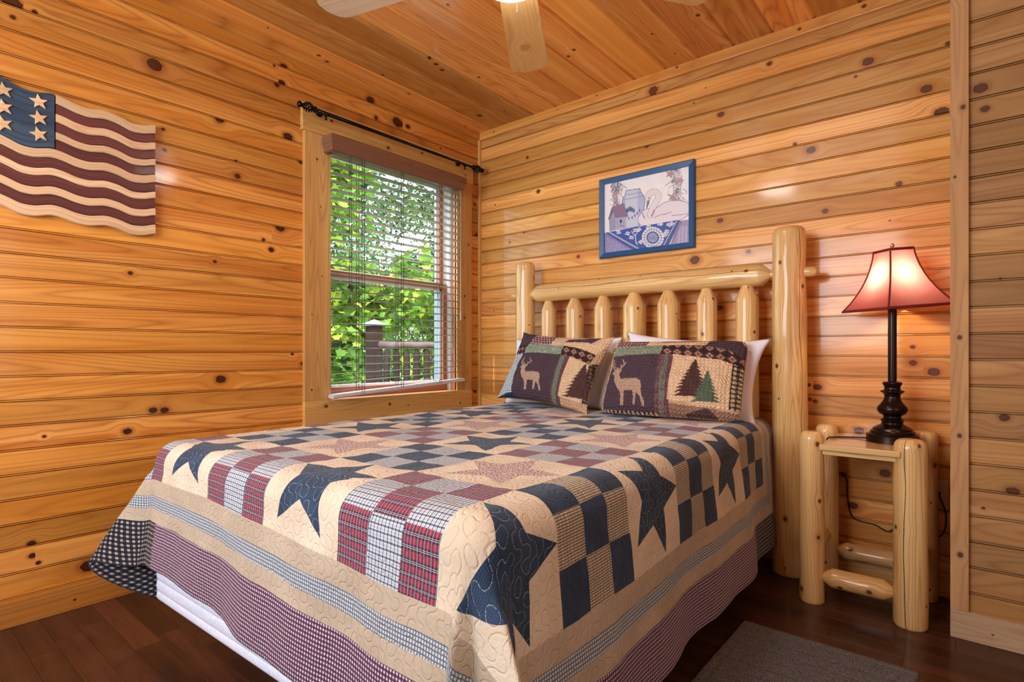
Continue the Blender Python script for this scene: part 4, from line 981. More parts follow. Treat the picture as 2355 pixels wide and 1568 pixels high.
def deer(C_, X, Y, sx, sy, ox, oy, col=DEER):
    T = lambda P_: [(ox + (x - 300) * sx, oy + (y - 460) * sy) for x, y in P_]
    for P_ in ([(350, 670), (425, 680), (450, 735), (560, 728), (665, 735), (710, 770), (722, 850), (700, 880), (620, 885), (480, 880), (425, 885), (380, 820), (345, 740)],
               [(310, 645), (340, 605), (400, 590), (448, 600), (462, 625), (432, 640), (425, 690), (352, 690), (338, 660)],
               [(425, 860), (488, 860), (482, 960), (472, 1065), (432, 1070), (440, 960)], [(600, 860), (705, 830), (715, 940), (742, 1020), (735, 1085), (712, 1080), (695, 970), (650, 915)], [(600, 860), (655, 880), (640, 960), (625, 1050), (585, 1060), (605, 960)]):
        put(C_, inpoly(X, Y, T(P_)), col)
    for L_ in ([(372, 610), (330, 570), (308, 520), (325, 480), (342, 455)], [(318, 535), (350, 500)], [(325, 565), (362, 545)], [(372, 612), (385, 570)], [(395, 610), (400, 575)], [(415, 605), (455, 580), (498, 545), (490, 505), (475, 470)], [(498, 545), (520, 515)], [(455, 580), (450, 545)]):
        put(C_, pdist(X, Y, T(L_)) < 7 * sx, col)
def grid4(s, t, TL, TR, BL, BRc):
    X = (TL[0] * (1 - s) + TR[0] * s) * (1 - t) + (BL[0] * (1 - s) + BRc[0] * s) * t
    Y = (TL[1] * (1 - s) + TR[1] * s) * (1 - t) + (BL[1] * (1 - s) + BRc[1] * s) * t
    return X, Y
def paint_right(s, t):
    X, Y = grid4(s, t, (318, 155), (1905, 125), (120, 1130), (1770, 1215)); C_ = np.zeros(X.shape + (3,)); put(C_, X > -1e9, (206, 170, 134))
    put(C_, inpoly(X, Y, [(330, 395), (1100, 400), (1020, 1180), (160, 1110), (170, 1060)]), PLUM)
    top = inpoly(X, Y, [(290, 100), (1480, 100), (1470, 250), (960, 262), (350, 262)]); put(C_, top, CREAM)
    m_ = inpoly(X, Y, [(400, 80), (840, 80), (760, 262), (350, 262)]); plaid(C_, m_, X + Y * .3, Y, 46, (190, 150, 140), (120, 84, 92), (76, 52, 62))
    put(C_, inpoly(X, Y, [(930, 190), (960, 165), (1100, 180), (1390, 140), (1420, 165), (1300, 190), (1040, 205)]), BRN)
    m_ = inpoly(X, Y, [(350, 262), (985, 262), (940, 405), (310, 405)]); put(C_, m_, SAGE); put(C_, m_ & (fnoise(X, Y, 16, 2) > .55), (150, 158, 134))
    put(C_, inpoly(X, Y, [(1450, 260), (1520, 130), (1800, 60), (1900, 150), (1940, 260), (1890, 440), (1640, 300)]), PLUM)
    put(C_, inpoly(X, Y, [(1840, 60), (2000, 60), (2000, 260), (1925, 260), (1860, 200)]), (206, 170, 134))
    m_ = inpoly(X, Y, [(985, 262), (1470, 262), (1700, 320), (1890, 440), (1870, 540), (1620, 470), (1110, 408), (950, 405)]); argyle(C_, m_, X - 30, Y - (X - 985) * .12, 118)
    m_ = inpoly(X, Y, [(940, 405), (1105, 408), (1018, 1180), (850, 1165)]); put(C_, m_, (104, 72, 78)); put(C_, m_ & inpoly(X, Y, [(985, 405), (1050, 408), (965, 1180), (900, 1170)]), (112, 124, 108)); put(C_, m_ & (fnoise(X, Y, 26, 4) > .6), (124, 88, 92))
    put(C_, inpoly(X, Y, [(1110, 408), (1620, 470), (1780, 520), (1720, 1100), (1300, 1050), (1018, 1000)]), CREAM)
    m_ = inpoly(X, Y, [(1750, 505), (1872, 540), (1800, 1110), (1670, 1085)]); plaid(C_, m_, X + Y * .12, Y, 58, (206, 178, 138), (92, 84, 70), (40, 38, 36))
    put(C_, inpoly(X, Y, [(1030, 1040), (1250, 1070), (1700, 1120), (1790, 1130), (1770, 1300), (1000, 1300)]), (150, 116, 98)); put(C_, inpoly(X, Y, [(1200, 1160), (1450, 1090), (1560, 1200), (1400, 1230), (1200, 1230)]), (84, 62, 62))
    m_ = inpoly(X, Y, [(345, 262), (310, 400), (150, 1060), (100, 1060), (230, 480), (290, 262)]); plaid(C_, m_, X, Y, 30, (196, 158, 92), (104, 96, 66), (60, 54, 50))
    m_ = (Y > 1105 + (X - 160) * .06) & (X > 150) & (X < 900); put(C_, m_, BRN); put(C_, m_ & (((X / 56) % 1) < .5), (220, 186, 150))
    deer(C_, X, Y, 1, 1, 300, 460)
    conifer(C_, X, Y, 1355, 470, 1290, 960, 215, (86, 58, 56)); conifer(C_, X, Y, 1485, 612, 1440, 1020, 165, (92, 106, 88), 9)
    speck(C_, X, Y); return C_
def paint_left(s, t):
    X, Y = grid4(s, t, (290, 130), (1825, 185), (70, 1235), (1600, 1420)); C_ = np.zeros(X.shape + (3,)); put(C_, X > -1e9, (196, 162, 130))
    put(C_, inpoly(X, Y, [(260, 60), (640, 60), (560, 390), (500, 540), (200, 550)]), PLUM)
    m_ = inpoly(X, Y, [(235, 400), (540, 400), (490, 545), (205, 545)]); argyle(C_, m_, X, Y, 92)
    m_ = inpoly(X, Y, [(205, 545), (465, 545), (385, 1190), (90, 1230), (140, 1000)]); plaid(C_, m_, X, Y, 34, (222, 226, 226), (170, 190, 200), (120, 146, 162))
    m_ = inpoly(X, Y, [(600, 200), (1010, 200), (980, 405), (560, 380)]); plaid(C_, m_, X - Y * .5, Y - X * .1, 52, (206, 170, 160), (128, 88, 98), (78, 54, 70))
    put(C_, inpoly(X, Y, [(1010, 200), (1830, 150), (1830, 300), (1680, 520), (1400, 440), (980, 405)]), CREAM); put(C_, inpoly(X, Y, [(1180, 330), (1230, 250), (1430, 240), (1690, 180), (1600, 340), (1450, 320)]), (84, 66, 80))
    m_ = inpoly(X, Y, [(545, 378), (1000, 400), (1200, 420), (1180, 580), (480, 552)]); put(C_, m_, (136, 150, 132)); put(C_, m_ & (fnoise(X, Y, 22, 2) > .55), (160, 172, 150))
    m_ = inpoly(X, Y, [(1200, 415), (1400, 440), (1690, 520), (1630, 700), (1330, 600), (1180, 580)]); argyle(C_, m_, X, Y - (X - 1190) * .2, 120)
    put(C_, inpoly(X, Y, [(465, 545), (1180, 575), (1110, 1390), (380, 1290), (380, 1190)]), PLUM)
    m_ = inpoly(X, Y, [(1180, 575), (1330, 600), (1215, 1400), (1060, 1380)]); put(C_, m_, (106, 74, 80)); put(C_, m_ & inpoly(X, Y, [(1190, 590), (1260, 595), (1160, 1400), (1095, 1390)]), (112, 128, 112))
    put(C_, inpoly(X, Y, [(1330, 600), (1590, 680), (1640, 700), (1530, 1290), (1215, 1240)]), CREAM)
    m_ = inpoly(X, Y, [(1640, 700), (1750, 640), (1680, 1300), (1560, 1290)]); plaid(C_, m_, X, Y, 60, (120, 90, 76), (70, 52, 48), (40, 32, 32))
    put(C_, inpoly(X, Y, [(90, 1225), (385, 1190), (480, 1310), (1100, 1390), (1100, 1600), (60, 1400)]), (44, 56, 74))
    deer(C_, X, Y, .98, .86, 500, 640, (190, 160, 140)); conifer(C_, X, Y, 1590, 690, 1500, 1230, 235, (86, 60, 58), 10)
    speck(C_, X, Y); return C_
G1, G2 = 'white pillows behind the shams', 'patchwork deer pillows'
pillow('pillow', (1.560, -.262, .850), .670, .385, .13, 1, 16, 4, WHITE.mat, 'white pillow with its corner pointing up at the right end of the headboard', G1, pinch=.10, seed=5, wr=.008, ear=.05)
pillow('pillow', (.850, -.268, .850), .70, .380, .13, -1, 16, 0, WHITE.mat, 'white pillow at the window side, mostly hidden behind the left deer pillow', G1, pinch=.06, seed=7, wr=.006, ear=.03)
pillow('pillow', (1.548, -.400, .842), .625, .375, .14, 5, 27, 0, SHAM.mat, 'patchwork deer pillow with two pine trees, the right one, in front of the headboard', G2, nx=210, nz=130, paint=paint_right, pinch=.02, seed=11, wr=.010, ear=-.055)
pillow('pillow', (.893, -.400, .868), .625, .405, .14, -5, 27, 4, SHAM.mat, 'patchwork deer pillow with one half-turned pine tree, the left one nearest the window', G2, nx=210, nz=130, paint=paint_left, pinch=.075, seed=15, wr=.009, ear=.03)

# ------------------------------------------------------------------ night stand
ns = empty('log_night_stand', (2.29, -.23, 0), 'small log night stand with four round posts, right of the bed', 'night stand')
for x, y, r_, s, z in ((2.108, -.372, .0435, 41, .655), (2.420, -.372, .052, 44, .655), (2.105, -.075, .045, 47, .652), (2.440, -.072, .045, 50, .652)):
    log('leg', (x, y, 0), (x, y, z), r_, r_ * .97, 'cut', 'dome', ns, s, 4, .45 if s == 44 else 0, n=32, rough=.05)
board('table_top', (2.143, -.424, .592), (2.395, -.03, .614), LOG, ns, grain=0, knots=2, seed=3, bev=.003)
board('table_top_cleat', (2.15, -.40, .572), (2.38, -.375, .592), LOG, ns, grain=0)
log('rung', (2.146, -.372, .103), (2.374, -.372, .103), .036, .036, 'shortcone', 'shortcone', ns, 61, 2, 0, rough=.05, kr=(.005, .009))
log('rung', (2.144, -.075, .125), (2.400, -.075, .125), .034, .034, 'shortcone', 'shortcone', ns, 64, 3, 0, rough=.05)
log('rung', (2.105, -.33, .20), (2.105, -.115, .20), .030, .030, 'shortcone', 'shortcone', ns, 67, 2)
log('rung', (2.430, -.325, .20), (2.430, -.113, .20), .030, .030, 'shortcone', 'shortcone', ns, 69, 2)

# ------------------------------------------------------------------ lamp
LX, LY, LZ = 2.349, -.188, .6145
BRONZE = plain('oil_rubbed_bronze', srgb(44, 34, 30), .26, .75)
lp = empty('table_lamp', (LX, LY, LZ), 'table lamp with a lit red bell shade and dark turned base, on the night stand', 'lamp')
k_ = .000597
prof = [(145, 1395), (145, 1350), (140, 1343), (124, 1338), (124, 1330), (118, 1322), (110, 1318), (108, 1308), (92, 1296), (76, 1288), (62, 1280), (58, 1268), (62, 1262), (66, 1252), (60, 1245), (50, 1240), (50, 1228), (56, 1222), (72, 1214), (82, 1198), (85, 1183), (80, 1168), (66, 1150), (52, 1130), (44, 1108), (44, 1095), (52, 1082), (66, 1072), (66, 1066), (48, 1060), (44, 1050), (44, 1040), (54, 1022), (56, 1015), (48, 1008), (28, 1005)]
zz = lambda y: LZ + (1395 - y) * k_
lathe('turned_base', [(a * k_, zz(y)) for a, y in prof], (LX, LY), BRONZE, lp, n=56)
lathe('pole', [(.0145, zz(1006)), (.0145, 1.150), (.010, 1.152)], (LX, LY), BRONZE, lp, n=28)
lathe('bulb_socket', [(.012, 1.148), (.017, 1.155), (.017, 1.195), (.013, 1.2)], (LX, LY), plain('brass_socket', srgb(150, 120, 70), .3, .9), lp, n=20)
bulbm = M('lit_bulb'); bulbm.set(Base_Color=(1, .9, .75, 1), Emission_Color=(1, .78, .44, 1), Emission_Strength=60.0)
lathe('bulb', [(.010, 1.198), (.014, 1.205), (.026, 1.225), (.030, 1.243), (.026, 1.262), (.014, 1.273), (.003, 1.276)], (LX, LY), bulbm.mat, lp, n=20, split=0)
WIRE = plain('brass_wire', srgb(170, 150, 110), .3, .9)
# harp and finial
g = []
for s in (-1, 1): g.append(tube(None, spline([(LX + s * .012, LY, 1.185), (LX + s * .034, LY, 1.215), (LX + s * .040, LY, 1.26), (LX + s * .022, LY, 1.325), (LX, LY, 1.348)], 5), .0014, None, n=6))
V_, F_ = merge(g); mesh('harp', V_, F_, WIRE, lp, smooth=True)
lathe('shade_finial', [(.003, 1.348), (.004, 1.356), (.0035, 1.360), (.007, 1.366), (.007, 1.372), (.002, 1.378)], (LX, LY), plain('steel_finial', srgb(170, 165, 160), .25, .9), lp, n=16)
shm = M('red_shade_fabric'); U, V = shm.uv('UVMap')
sl = shm.noise(U, V * 12.0, 0.0, scale=60, detail=2); cr_ = shm.mix(sl.ramp(.3, .7), srgb(196, 60, 62), srgb(214, 84, 82))
shm.nt.nodes.remove(shm.b); df = shm.nt.nodes.new('ShaderNodeBsdfDiffuse'); tl_ = shm.nt.nodes.new('ShaderNodeBsdfTranslucent'); mx = shm.nt.nodes.new('ShaderNodeMixShader'); mx.inputs[0].default_value = .5
shm.nt.links.new(cr_, df.inputs[0]); tl_.inputs[0].default_value = (.44, .23, .26, 1)
shm.nt.links.new(df.outputs[0], mx.inputs[1]); shm.nt.links.new(tl_.outputs[0], mx.inputs[2]); shm.nt.links.new(mx.outputs[0], shm.out.inputs[0])
TRIM = plain('dark_red_braid', srgb(118, 22, 30), .7)
def shade():
    ts = [(a_, b_ * .885) for a_, b_ in [(0, .0716), (.08, .0745), (.16, .0785), (.30, .089), (.44, .103), (.58, .121), (.71, .142), (.86, .171), (1, .206)]]
    zt, zb = 1.352, 1.128; tiltx, m_ = .045, 12
    va = math.radians(-92.5)          # near corner
    cor = [(math.cos(va + k * math.pi / 2), math.sin(va + k * math.pi / 2)) for k in range(4)]
    def P_(t, r_, k, f):
        a, b = cor[k], cor[(k + 1) % 4]; x, y = (a[0] + (b[0] - a[0]) * f) * r_, (a[1] + (b[1] - a[1]) * f) * r_
        z = zt + (zb - zt) * t; return (LX + .008 + x + (z - 1.24) * -.05, LY + y, z + x * tiltx + y * .06)
    V, F, UV = [], [], []
    for t, r_ in ts:
        for k in range(4):
            for i in range(m_): V.append(P_(t, r_, k, i / m_))
    n = 4 * m_
    for i in range(len(ts) - 1):
        for j in range(n):
            F.append((i * n + j, i * n + (j + 1) % n, (i + 1) * n + (j + 1) % n, (i + 1) * n + j)); UV.append([(j * .01, ts[i][0] * .24), (j * .01 + .01, ts[i][0] * .24), (j * .01 + .01, ts[i + 1][0] * .24), (j * .01, ts[i + 1][0] * .24)])
    o = mesh('lamp_shade', V, F, shm.mat, lp, smooth=True, uvs=UV); e = o.modifiers.new('edges', 'EDGE_SPLIT'); e.split_angle = R(40)
    g = []
    for k in range(4): g.append(tube(None, [P_(t, r_ + .001, k, 0) for t, r_ in ts], .0030, None, n=8))
    for t, r_ in (ts[0], ts[-1]):
        pts = [P_(t, r_ + .001, k, 0) for k in range(4)]; g += [tube(None, [pts[k], pts[(k + 1) % 4]], .0036, None, n=8) for k in range(4)]
        t2 = t + (.03 if t == 0 else -.03); r2 = np.interp(t2, [q[0] for q in ts], [q[1] for q in ts]) + .0012; pts2 = [P_(t2, r2, k, 0) for k in range(4)]; pts1 = [P_(t, r_ + .0012, k, 0) for k in range(4)]
        g.append(([Vector(p) for p in pts1 + pts2], [(k, (k + 1) % 4, 4 + (k + 1) % 4, 4 + k) for k in range(4)]))
    V2, F2 = merge(g); mesh('shade_trim', V2, F2, TRIM, lp)
    c = Vector((LX, LY, 1.345)); V2, F2 = merge([tube(None, [c, P_(.02, .062, k, .5)], .0012, None, n=6) for k in range(4)] + [tube(None, [c + Vector((0, 0, -.002)), c + Vector((0, 0, .003))], .010, None, n=14)]); mesh('shade_spider', V2, F2, WIRE, lp)
shade()
CABLE = plain('black_cable', srgb(18, 17, 18), .4)
crd = spline([(LX - .085, LY + .01, .620), (LX - .12, LY + .02, .6175), (LX - .165, LY + .00, .6172), (LX - .195, LY - .03, .6172), (2.138, -.225, .614), (2.126, -.225, .59), (2.112, -.21, .54), (2.07, -.18, .50), (2.052, -.12, .48), (2.052, -.04, .465), (2.075, -.014, .455), (2.12, -.012, .445)] + [(2.165, -.012, .42), (2.172, -.012, .34), (2.182, -.012, .272), (2.21, -.012, .245), (2.27, -.012, .238), (2.315, -.012, .219), (2.345, -.012, .238), (2.40, -.012, .240), (2.45, -.012, .24), (2.485, -.012, .235), (2.503, -.014, .27), (2.505, -.016, .33), (2.488, -.018, .39), (2.478, -.018, .402)], 8)
tube('power_cord', crd, .0028, CABLE, lp, n=8)
outp = plain('beige_outlet_plastic', srgb(206, 176, 140), .4)
ot = empty('wall_outlet', (2.478, 0, .40), 'beige wall outlet beside the rear leg of the night stand', 'outlet')
bevel(mesh('cover_plate', *box_geo((2.443, -.007, .343), (2.513, -.0003, .457)), outp, ot), .002)
mesh('socket', *box_geo((2.462, -.009, .365), (2.494, -.006, .392)), outp, ot); mesh('socket', *box_geo((2.462, -.009, .408), (2.494, -.006, .435)), outp, ot)
bevel(mesh('plug', *box_geo((2.466, -.026, .392), (2.490, -.008, .412)), CABLE, lp), .003)

# ------------------------------------------------------------------ rug
rugm = M('charcoal_rug_pile'); x_, y_, z_ = rugm.objc()
nz_ = rugm.noise(x_, y_, z_, scale=260, detail=3, rough=.7)
rib = ((y_ * 1.0 + (rugm.noise(x_, y_, 0.0, scale=6) - .5) * .012) / .058).fract(); rl = (rib - .5).abs().ramp(.0, .035)
rugm.set(Base_Color=rugm.mix(nz_.ramp(.32, .68), srgb(86, 86, 88), srgb(142, 142, 142)), Roughness=1.0, Specular_IOR_Level=.05); rugm.bump(nz_ + rl * .8, .006, 1.0)
def rug():
    x0, x1, y0, y1, h = 1.962, 2.470, -1.56, -.728, .014; nx, ny = 90, 140; V = []
    for j in range(ny + 1):
        for i in range(nx + 1):
            a, b = i / nx, j / ny; x = x0 + (x1 - x0) * a; y = y0 + (y1 - y0) * b
            e = min(min(a, 1 - a) * (x1 - x0), min(b, 1 - b) * (y1 - y0)); ed = min(1, e / .010)
            line = min(abs(((y - y0) % .058) - .029), 9); inner = e > .05
            z = h * math.sqrt(1 - (1 - ed) ** 2) + .0016 * mn.noise(Vector((x * 90, y * 90, 0))) - (.003 if inner and line < .003 else 0) - (.003 if abs(e - .035) < .003 else 0) - (.002 if inner and abs(mn.noise(Vector((x * 14, y * 9, 4)))) < .03 else 0)
            V.append((x + .002 * mn.noise(Vector((x * 30, y * 30, 7))), y + .002 * mn.noise(Vector((x * 30, y * 30, 17))), max(z, .0006)))
    F = [(j * (nx + 1) + i, j * (nx + 1) + i + 1, (j + 1) * (nx + 1) + i + 1, (j + 1) * (nx + 1) + i) for j in range(ny) for i in range(nx)]
    n = len(V); ring = [(i, 0) for i in range(nx)] + [(nx, j) for j in range(ny)] + [(nx - i, ny) for i in range(nx)] + [(0, ny - j) for j in range(ny)]
    for (i, j) in ring: p = V[j * (nx + 1) + i]; V.append((p[0], p[1], 0))
    m_ = len(ring)
    for k in range(m_):
        a = ring[k]; b = ring[(k + 1) % m_]; F.append((a[1] * (nx + 1) + a[0], n + k, n + (k + 1) % m_, b[1] * (nx + 1) + b[0]))
    F.append(tuple(range(n + m_ - 1, n - 1, -1)))
    tag(mesh('bedside_rug', V, F, rugm.mat, None, smooth=True), 'small charcoal grey rug on the dark wood floor beside the bed', 'rug')
rug()

# ------------------------------------------------------------------ ceiling fan
FX, FY, FZ = 1.507, -1.470, 2.170
fan = empty('ceiling_fan', (FX, FY, H + .015), 'ceiling fan with maple blades and a lit white glass bowl, above the bed', 'ceiling fan')
FWH = plain('white_fan_enamel', srgb(236, 232, 224), .3)
lathe('ceiling_canopy', [(.075, H + .017), (.075, H - .010), (.062, H - .045), (.020, H - .060), (.018, FZ + .14)], (FX, FY), FWH, fan)
lathe('motor_housing', [(.018, FZ + .15), (.070, FZ + .135), (.125, FZ + .11), (.135, FZ + .07), (.125, FZ + .03), (.080, FZ + .01), (.060, FZ - .03), (.085, FZ - .045), (.090, FZ - .060)], (FX, FY), FWH, fan, n=48)
bowl = M('lit_glass_bowl'); bowl.set(Base_Color=(1, .97, .92, 1), Emission_Color=(1, .95, .88, 1), Emission_Strength=24.0, Roughness=.2)
lathe('light_bowl', [(.108, FZ - .052), (.118, FZ - .058), (.112, FZ - .072), (.090, FZ - .088), (.060, FZ - .097), (.020, FZ - .101), (.002, FZ - .101)], (FX, FY), bowl.mat, fan, n=48, split=0)
for k in range(5):
    a = R((123, 197, 268, 340, 53.5)[k]); dx, dy = math.cos(a), math.sin(a); px, py = -dy, dx
    L0, L1, w0, w1, t = .185, .706, .062, .079, .0055
    P_ = [(L0, -w0 * .8), (L0 + .02, -w0)] + [(L0 + (L1 - .04 - L0) * i / 6, -(w0 + (w1 - w0) * i / 6)) for i in range(1, 7)] + [(L1 - .022, -w1 + .006), (L1 - .008, -w1 + .020), (L1 + .001, -w1 + .042), (L1 + .006, 0), (L1 + .001, w1 - .042), (L1 - .008, w1 - .020), (L1 - .022, w1 - .006)] + [(L0 + (L1 - .04 - L0) * i / 6, (w0 + (w1 - w0) * i / 6)) for i in range(6, 0, -1)] + [(L0 + .02, w0), (L0, w0 * .8)]
    pit = -.12
    V = [(FX + dx * u + px * v, FY + dy * u + py * v, FZ + v * pit + z) for z in (0, t) for u, v in P_]
    n = len(P_); F = [tuple(range(n - 1, -1, -1)), tuple(range(n, 2 * n))] + [(i, (i + 1) % n, n + (i + 1) % n, n + i) for i in range(n)]
    U = [[(P_[i % n][0] + k * 2.3, P_[i % n][1] + .2) for i in f] for f in F]
    b = mesh('fan_blade', V, F, BLADE, fan, uvs=U, knots=[(.52 + k * 2.3, .2 + .006, .014)] if k == 0 else None)
    g = [tube(None, spline([(FX + dx * .10, FY + dy * .10, FZ + .03), (FX + dx * .15, FY + dy * .15, FZ + .012), (FX + dx * .20, FY + dy * .20, FZ + .010)], 4), .009, None, n=8), tube(None, [(FX + dx * .19, FY + dy * .19, FZ + .0085), (FX + dx * .25, FY + dy * .25, FZ + .0085)], .006, None, n=8)]
    V_, F_ = merge(g); mesh('blade_bracket', V_, F_, FWH, b)
g = [tube(None, [(FX + .016, FY + .012, FZ - .101 - .006 * i + .0018), (FX + .016, FY + .012, FZ - .101 - .006 * i), (FX + .016, FY + .012, FZ - .101 - .006 * i - .0018)], [.0008, .0021, .0008], None, n=8) for i in range(13)]
V_, F_ = merge(g); mesh('pull_chain', V_, F_, plain('brass_chain', srgb(210, 196, 150), .25, .8), fan, smooth=True)

# ------------------------------------------------------------------ outside
DECKW = plain('weathered_brown_wood', srgb(50, 38, 32), .9, 0, Specular_IOR_Level=.05); RAILW = plain('grey_bark_rail', srgb(92, 76, 70), .9, 0, Specular_IOR_Level=.05); CAPM = plain('grey_zinc_cap', srgb(110, 110, 120), .7, 0, Specular_IOR_Level=.1)
rl = empty('deck_railing', (-2.377, .882, 0), 'brown deck railing of log balusters and a capped square post, seen through the window', 'railing')
D_ = Vector((.768, .64, 0)); P0 = Vector((-2.377, .882, 0)); Nn = Vector((-D_.y, D_.x, 0))
def post(name, c, z0, z1, hw, ang, mat, par, capn='post_cap'):
    e = Vector((math.cos(ang), math.sin(ang), 0)) * hw; f = Vector((-e.y, e.x, 0)); V = [c + a * e + b * f + Vector((0, 0, z)) for z in (z0, z1) for a, b in ((-1, -1), (1, -1), (1, 1), (-1, 1))]
    bevel(mesh(name, V, [(0, 3, 2, 1), (4, 5, 6, 7), (0, 1, 5, 4), (1, 2, 6, 5), (2, 3, 7, 6), (3, 0, 4, 7)], mat, par), .008)
    V = [c + a * e * 1.55 + b * f * 1.55 + Vector((0, 0, z)) for z in (z1, z1 + .018) for a, b in ((-1, -1), (1, -1), (1, 1), (-1, 1))] + [c + Vector((0, 0, z1 + .075))]
    mesh(capn, V, [(0, 3, 2, 1), (0, 1, 5, 4), (1, 2, 6, 5), (2, 3, 7, 6), (3, 0, 4, 7), (4, 5, 8), (5, 6, 8), (6, 7, 8), (7, 4, 8)], CAPM, par)
post('post', P0, -.3, 1.235, .066, math.atan2(.64, .768) - R(38), DECKW, rl)
rail_pts = [P0 + D_ * (.03 + 1.25 * i / 24) + Vector((0, 0, 1.03 + .006 * math.sin(i * 1.3))) for i in range(25)]
tube('top_rail', rail_pts, [.042 + .004 * math.sin(i * 2.1) for i in range(25)], RAILW, rl, n=14)
tube('lower_rail', [P0 + D_ * .05 + Vector((0, 0, .22)), P0 + D_ * 1.25 + Vector((0, 0, .22))], .035, DECKW, rl, n=12)
for i in range(10):
    c = P0 + D_ * (.135 + .108 * i); pts = [c + Vector((0, 0, z)) for z in (.22, .5, .8, .93, .955, .985, 1.01)]
    tube('baluster', pts, [.036, .037, .036, .036, .030, .018, .012], DECKW, rl, n=12)
rl2 = empty('deck_post', (-3.63, .62, 0), 'grey capped post top low at the left edge of the window view', 'post')
post('post', Vector((-3.63, .62, 0)), -.4, .47, .07, .7, DECKW, rl2)
simple_box('deck', (-4.0, -2.2, -.36), (-.16, 3.2, -.30), DECKW, None, kind='structure')
grass = M('grass'); x_, y_, z_ = grass.objc(); grass.set(Base_Color=grass.mix(grass.noise(x_, y_, z_, scale=3, detail=4).ramp(.3, .7), srgb(70, 110, 36), srgb(120, 160, 60)), Roughness=1.0)
mesh('ground', [(-60, -30, -1.2), (-.2, -30, -1.2), (-.2, 60, -1.2), (-60, 60, -1.2)], [(0, 1, 2, 3)], grass.mat)['kind'] = 'structure'

def leafmat(name, c0, c1, c2, tr=.45):
    m = M(name); a = m.nt.nodes.new('ShaderNodeVertexColor'); a.layer_name = 'Col'
    p = m.nt.nodes.new('ShaderNodeSeparateColor'); m.nt.links.new(a.outputs[0], p.inputs[0]); t = S(m.nt, p.outputs[0])
    c = m.mix(t.ramp(0, .5), c0, c1); c = m.mix(t.ramp(.55, 1), c, c2)
    m.nt.nodes.remove(m.b); df = m.nt.nodes.new('ShaderNodeBsdfPrincipled'); df.inputs['Roughness'].default_value = .45; tl_ = m.nt.nodes.new('ShaderNodeBsdfTranslucent'); mx = m.nt.nodes.new('ShaderNodeMixShader'); mx.inputs[0].default_value = tr
    m.nt.links.new(c, df.inputs[0]); m.nt.links.new(c, tl_.inputs[0]); m.nt.links.new(df.outputs[0], mx.inputs[1]); m.nt.links.new(tl_.outputs[0], mx.inputs[2]); m.nt.links.new(mx.outputs[0], m.out.inputs[0])
    return m.mat
def leaf_shape(kind):
    if kind == 'lobed': return [(0, 0), (.16, -.02), (.42, -.06), (.34, .14), (.50, .34), (.28, .40), (.20, .62), (.06, .62), (0, .86), (-.06, .62), (-.20, .62), (-.28, .40), (-.50, .34), (-.34, .14), (-.42, -.06), (-.16, -.02)]
    return [(0, 0), (.22, .25), (.20, .6), (0, 1), (-.20, .6), (-.22, .25)]
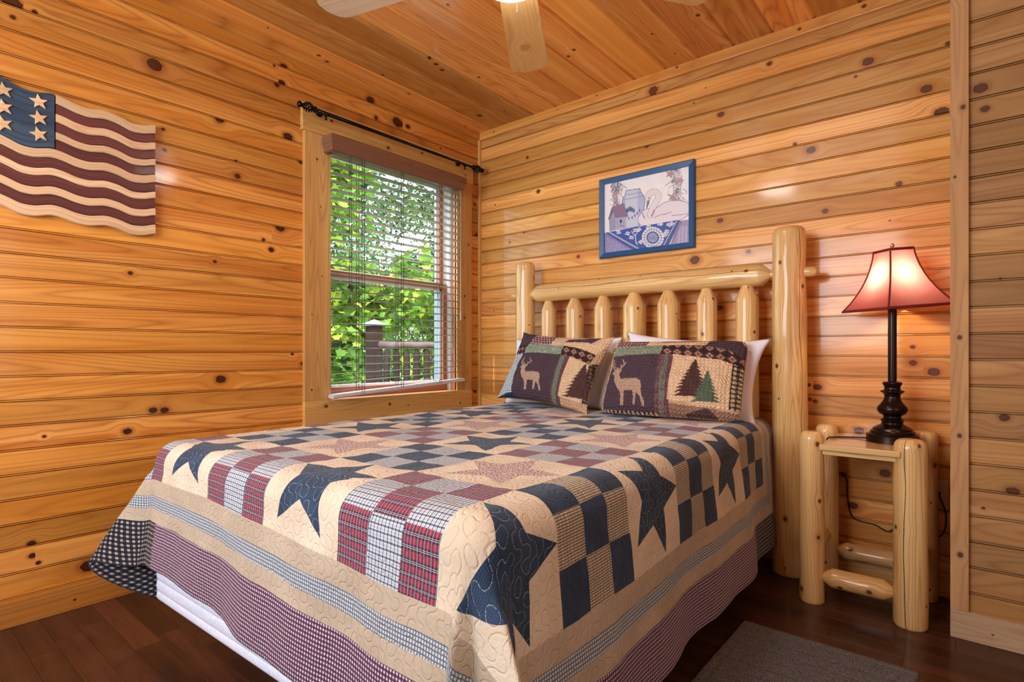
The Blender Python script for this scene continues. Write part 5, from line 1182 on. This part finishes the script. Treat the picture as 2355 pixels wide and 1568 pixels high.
def tree(name, label, base, height, r_tr, centers, nleaf, size, kind, mat, seed, group=None):
    rnd = random.Random(seed); t = empty(name, base, label, 'tree', group=group); sh = leaf_shape(kind); n = len(sh)
    V, F, C_ = [], [], []
    wts = [c[3] * c[3] * c[4] for c in centers]
    for _ in range(nleaf):
        cx, cy, cz, rx, rz = rnd.choices(centers, wts)[0]
        d = Vector((rnd.gauss(0, 1), rnd.gauss(0, 1), rnd.gauss(0, 1))).normalized(); q = rnd.random() ** .45
        p = Vector((cx + d.x * rx * q, cy + d.y * rx * q, cz + d.z * rz * q))
        s = size * rnd.uniform(.6, 1.25); nrm = (Vector((rnd.gauss(0, .7), rnd.gauss(0, .7), rnd.gauss(.8, .6))) + d * .5).normalized()
        a = nrm.orthogonal().normalized(); a = Matrix.Rotation(rnd.uniform(0, 6.28), 3, nrm) @ a; b = nrm.cross(a)
        col = min(1, max(0, rnd.gauss(.5, .28))); b0 = len(V)
        for x, y in sh: V.append(p + a * (x * s) + b * (y * s) + nrm * (abs(x) * s * .25 - y * y * s * .2)); C_.append((col, col, col))
        F.append(tuple(range(b0, b0 + n)))
    o = mesh('foliage', V, F, mat, t); color_attr(o.data, np.array(C_))
    bx, by, bz = base; g = [tube(None, [(bx, by, bz), (bx + .1, by + .05, bz + height * .5), (bx, by, bz + height)], [r_tr, r_tr * .8, r_tr * .35], None, n=10)]
    for c in centers[:14]: g.append(tube(None, spline([(bx + .05, by, bz + height * rnd.uniform(.35, .8)), ((bx + c[0]) / 2, (by + c[1]) / 2, (c[2] + bz + height * .6) / 2 + .2), (c[0], c[1], c[2])], 4), r_tr * .11, None, n=6))
    V_, F_ = merge(g); mesh('trunk', V_, F_, BARK, t, smooth=True)
BARK = plain('grey_bark', srgb(122, 108, 96), .9)
LM1 = leafmat('lime_leaf', srgb(46, 84, 34), srgb(110, 158, 46), srgb(214, 232, 84), .5); LM2 = leafmat('green_leaf', srgb(46, 84, 46), srgb(84, 124, 64), srgb(150, 184, 96), .35)
rr_ = random.Random(6)
def blob(cx, cy, z0, z1, sp, n, r0=.45, r1=.8): return [(cx + rr_.uniform(-sp, sp), cy + rr_.uniform(-sp, sp), rr_.uniform(z0, z1), rr_.uniform(r0, r1), rr_.uniform(r0, r1) * .8) for _ in range(n)]
tree('sycamore_tree', 'lime green broad-leaved tree filling the left of the window view, behind the deck post', (-4.6, 1.5, -1.2), 4.2, .11, blob(-4.7, 1.35, -.2, 4.3, .8, 34, .4, .7), 5200, .17, 'lobed', LM1, 1)
tree('sycamore_tree', 'broad-leaved green tree standing directly behind the log balusters', (-4.2, 3.4, -1.2), 3.0, .10, blob(-4.1, 3.1, -.4, 2.3, .75, 22, .4, .7), 3000, .15, 'lobed', LM1, 2)
tree('small_leaved_tree', 'taller small-leaved tree with sky showing through, upper right of the window view', (-8.6, 4.9, -1.2), 7.5, .05, blob(-7.4, 5.6, .6, 7.0, 2.2, 70, .5, .95), 24000, .125, 'oval', LM2, 3)
tree('small_leaved_tree', 'distant dark green small-leaved tree low behind the sycamores', (-10.5, 5.0, -1.2), 5.5, .16, blob(-10.8, 5.6, -.6, 7.6, 2.8, 60, .8, 1.3), 17000, .15, 'oval', LM2, 4)
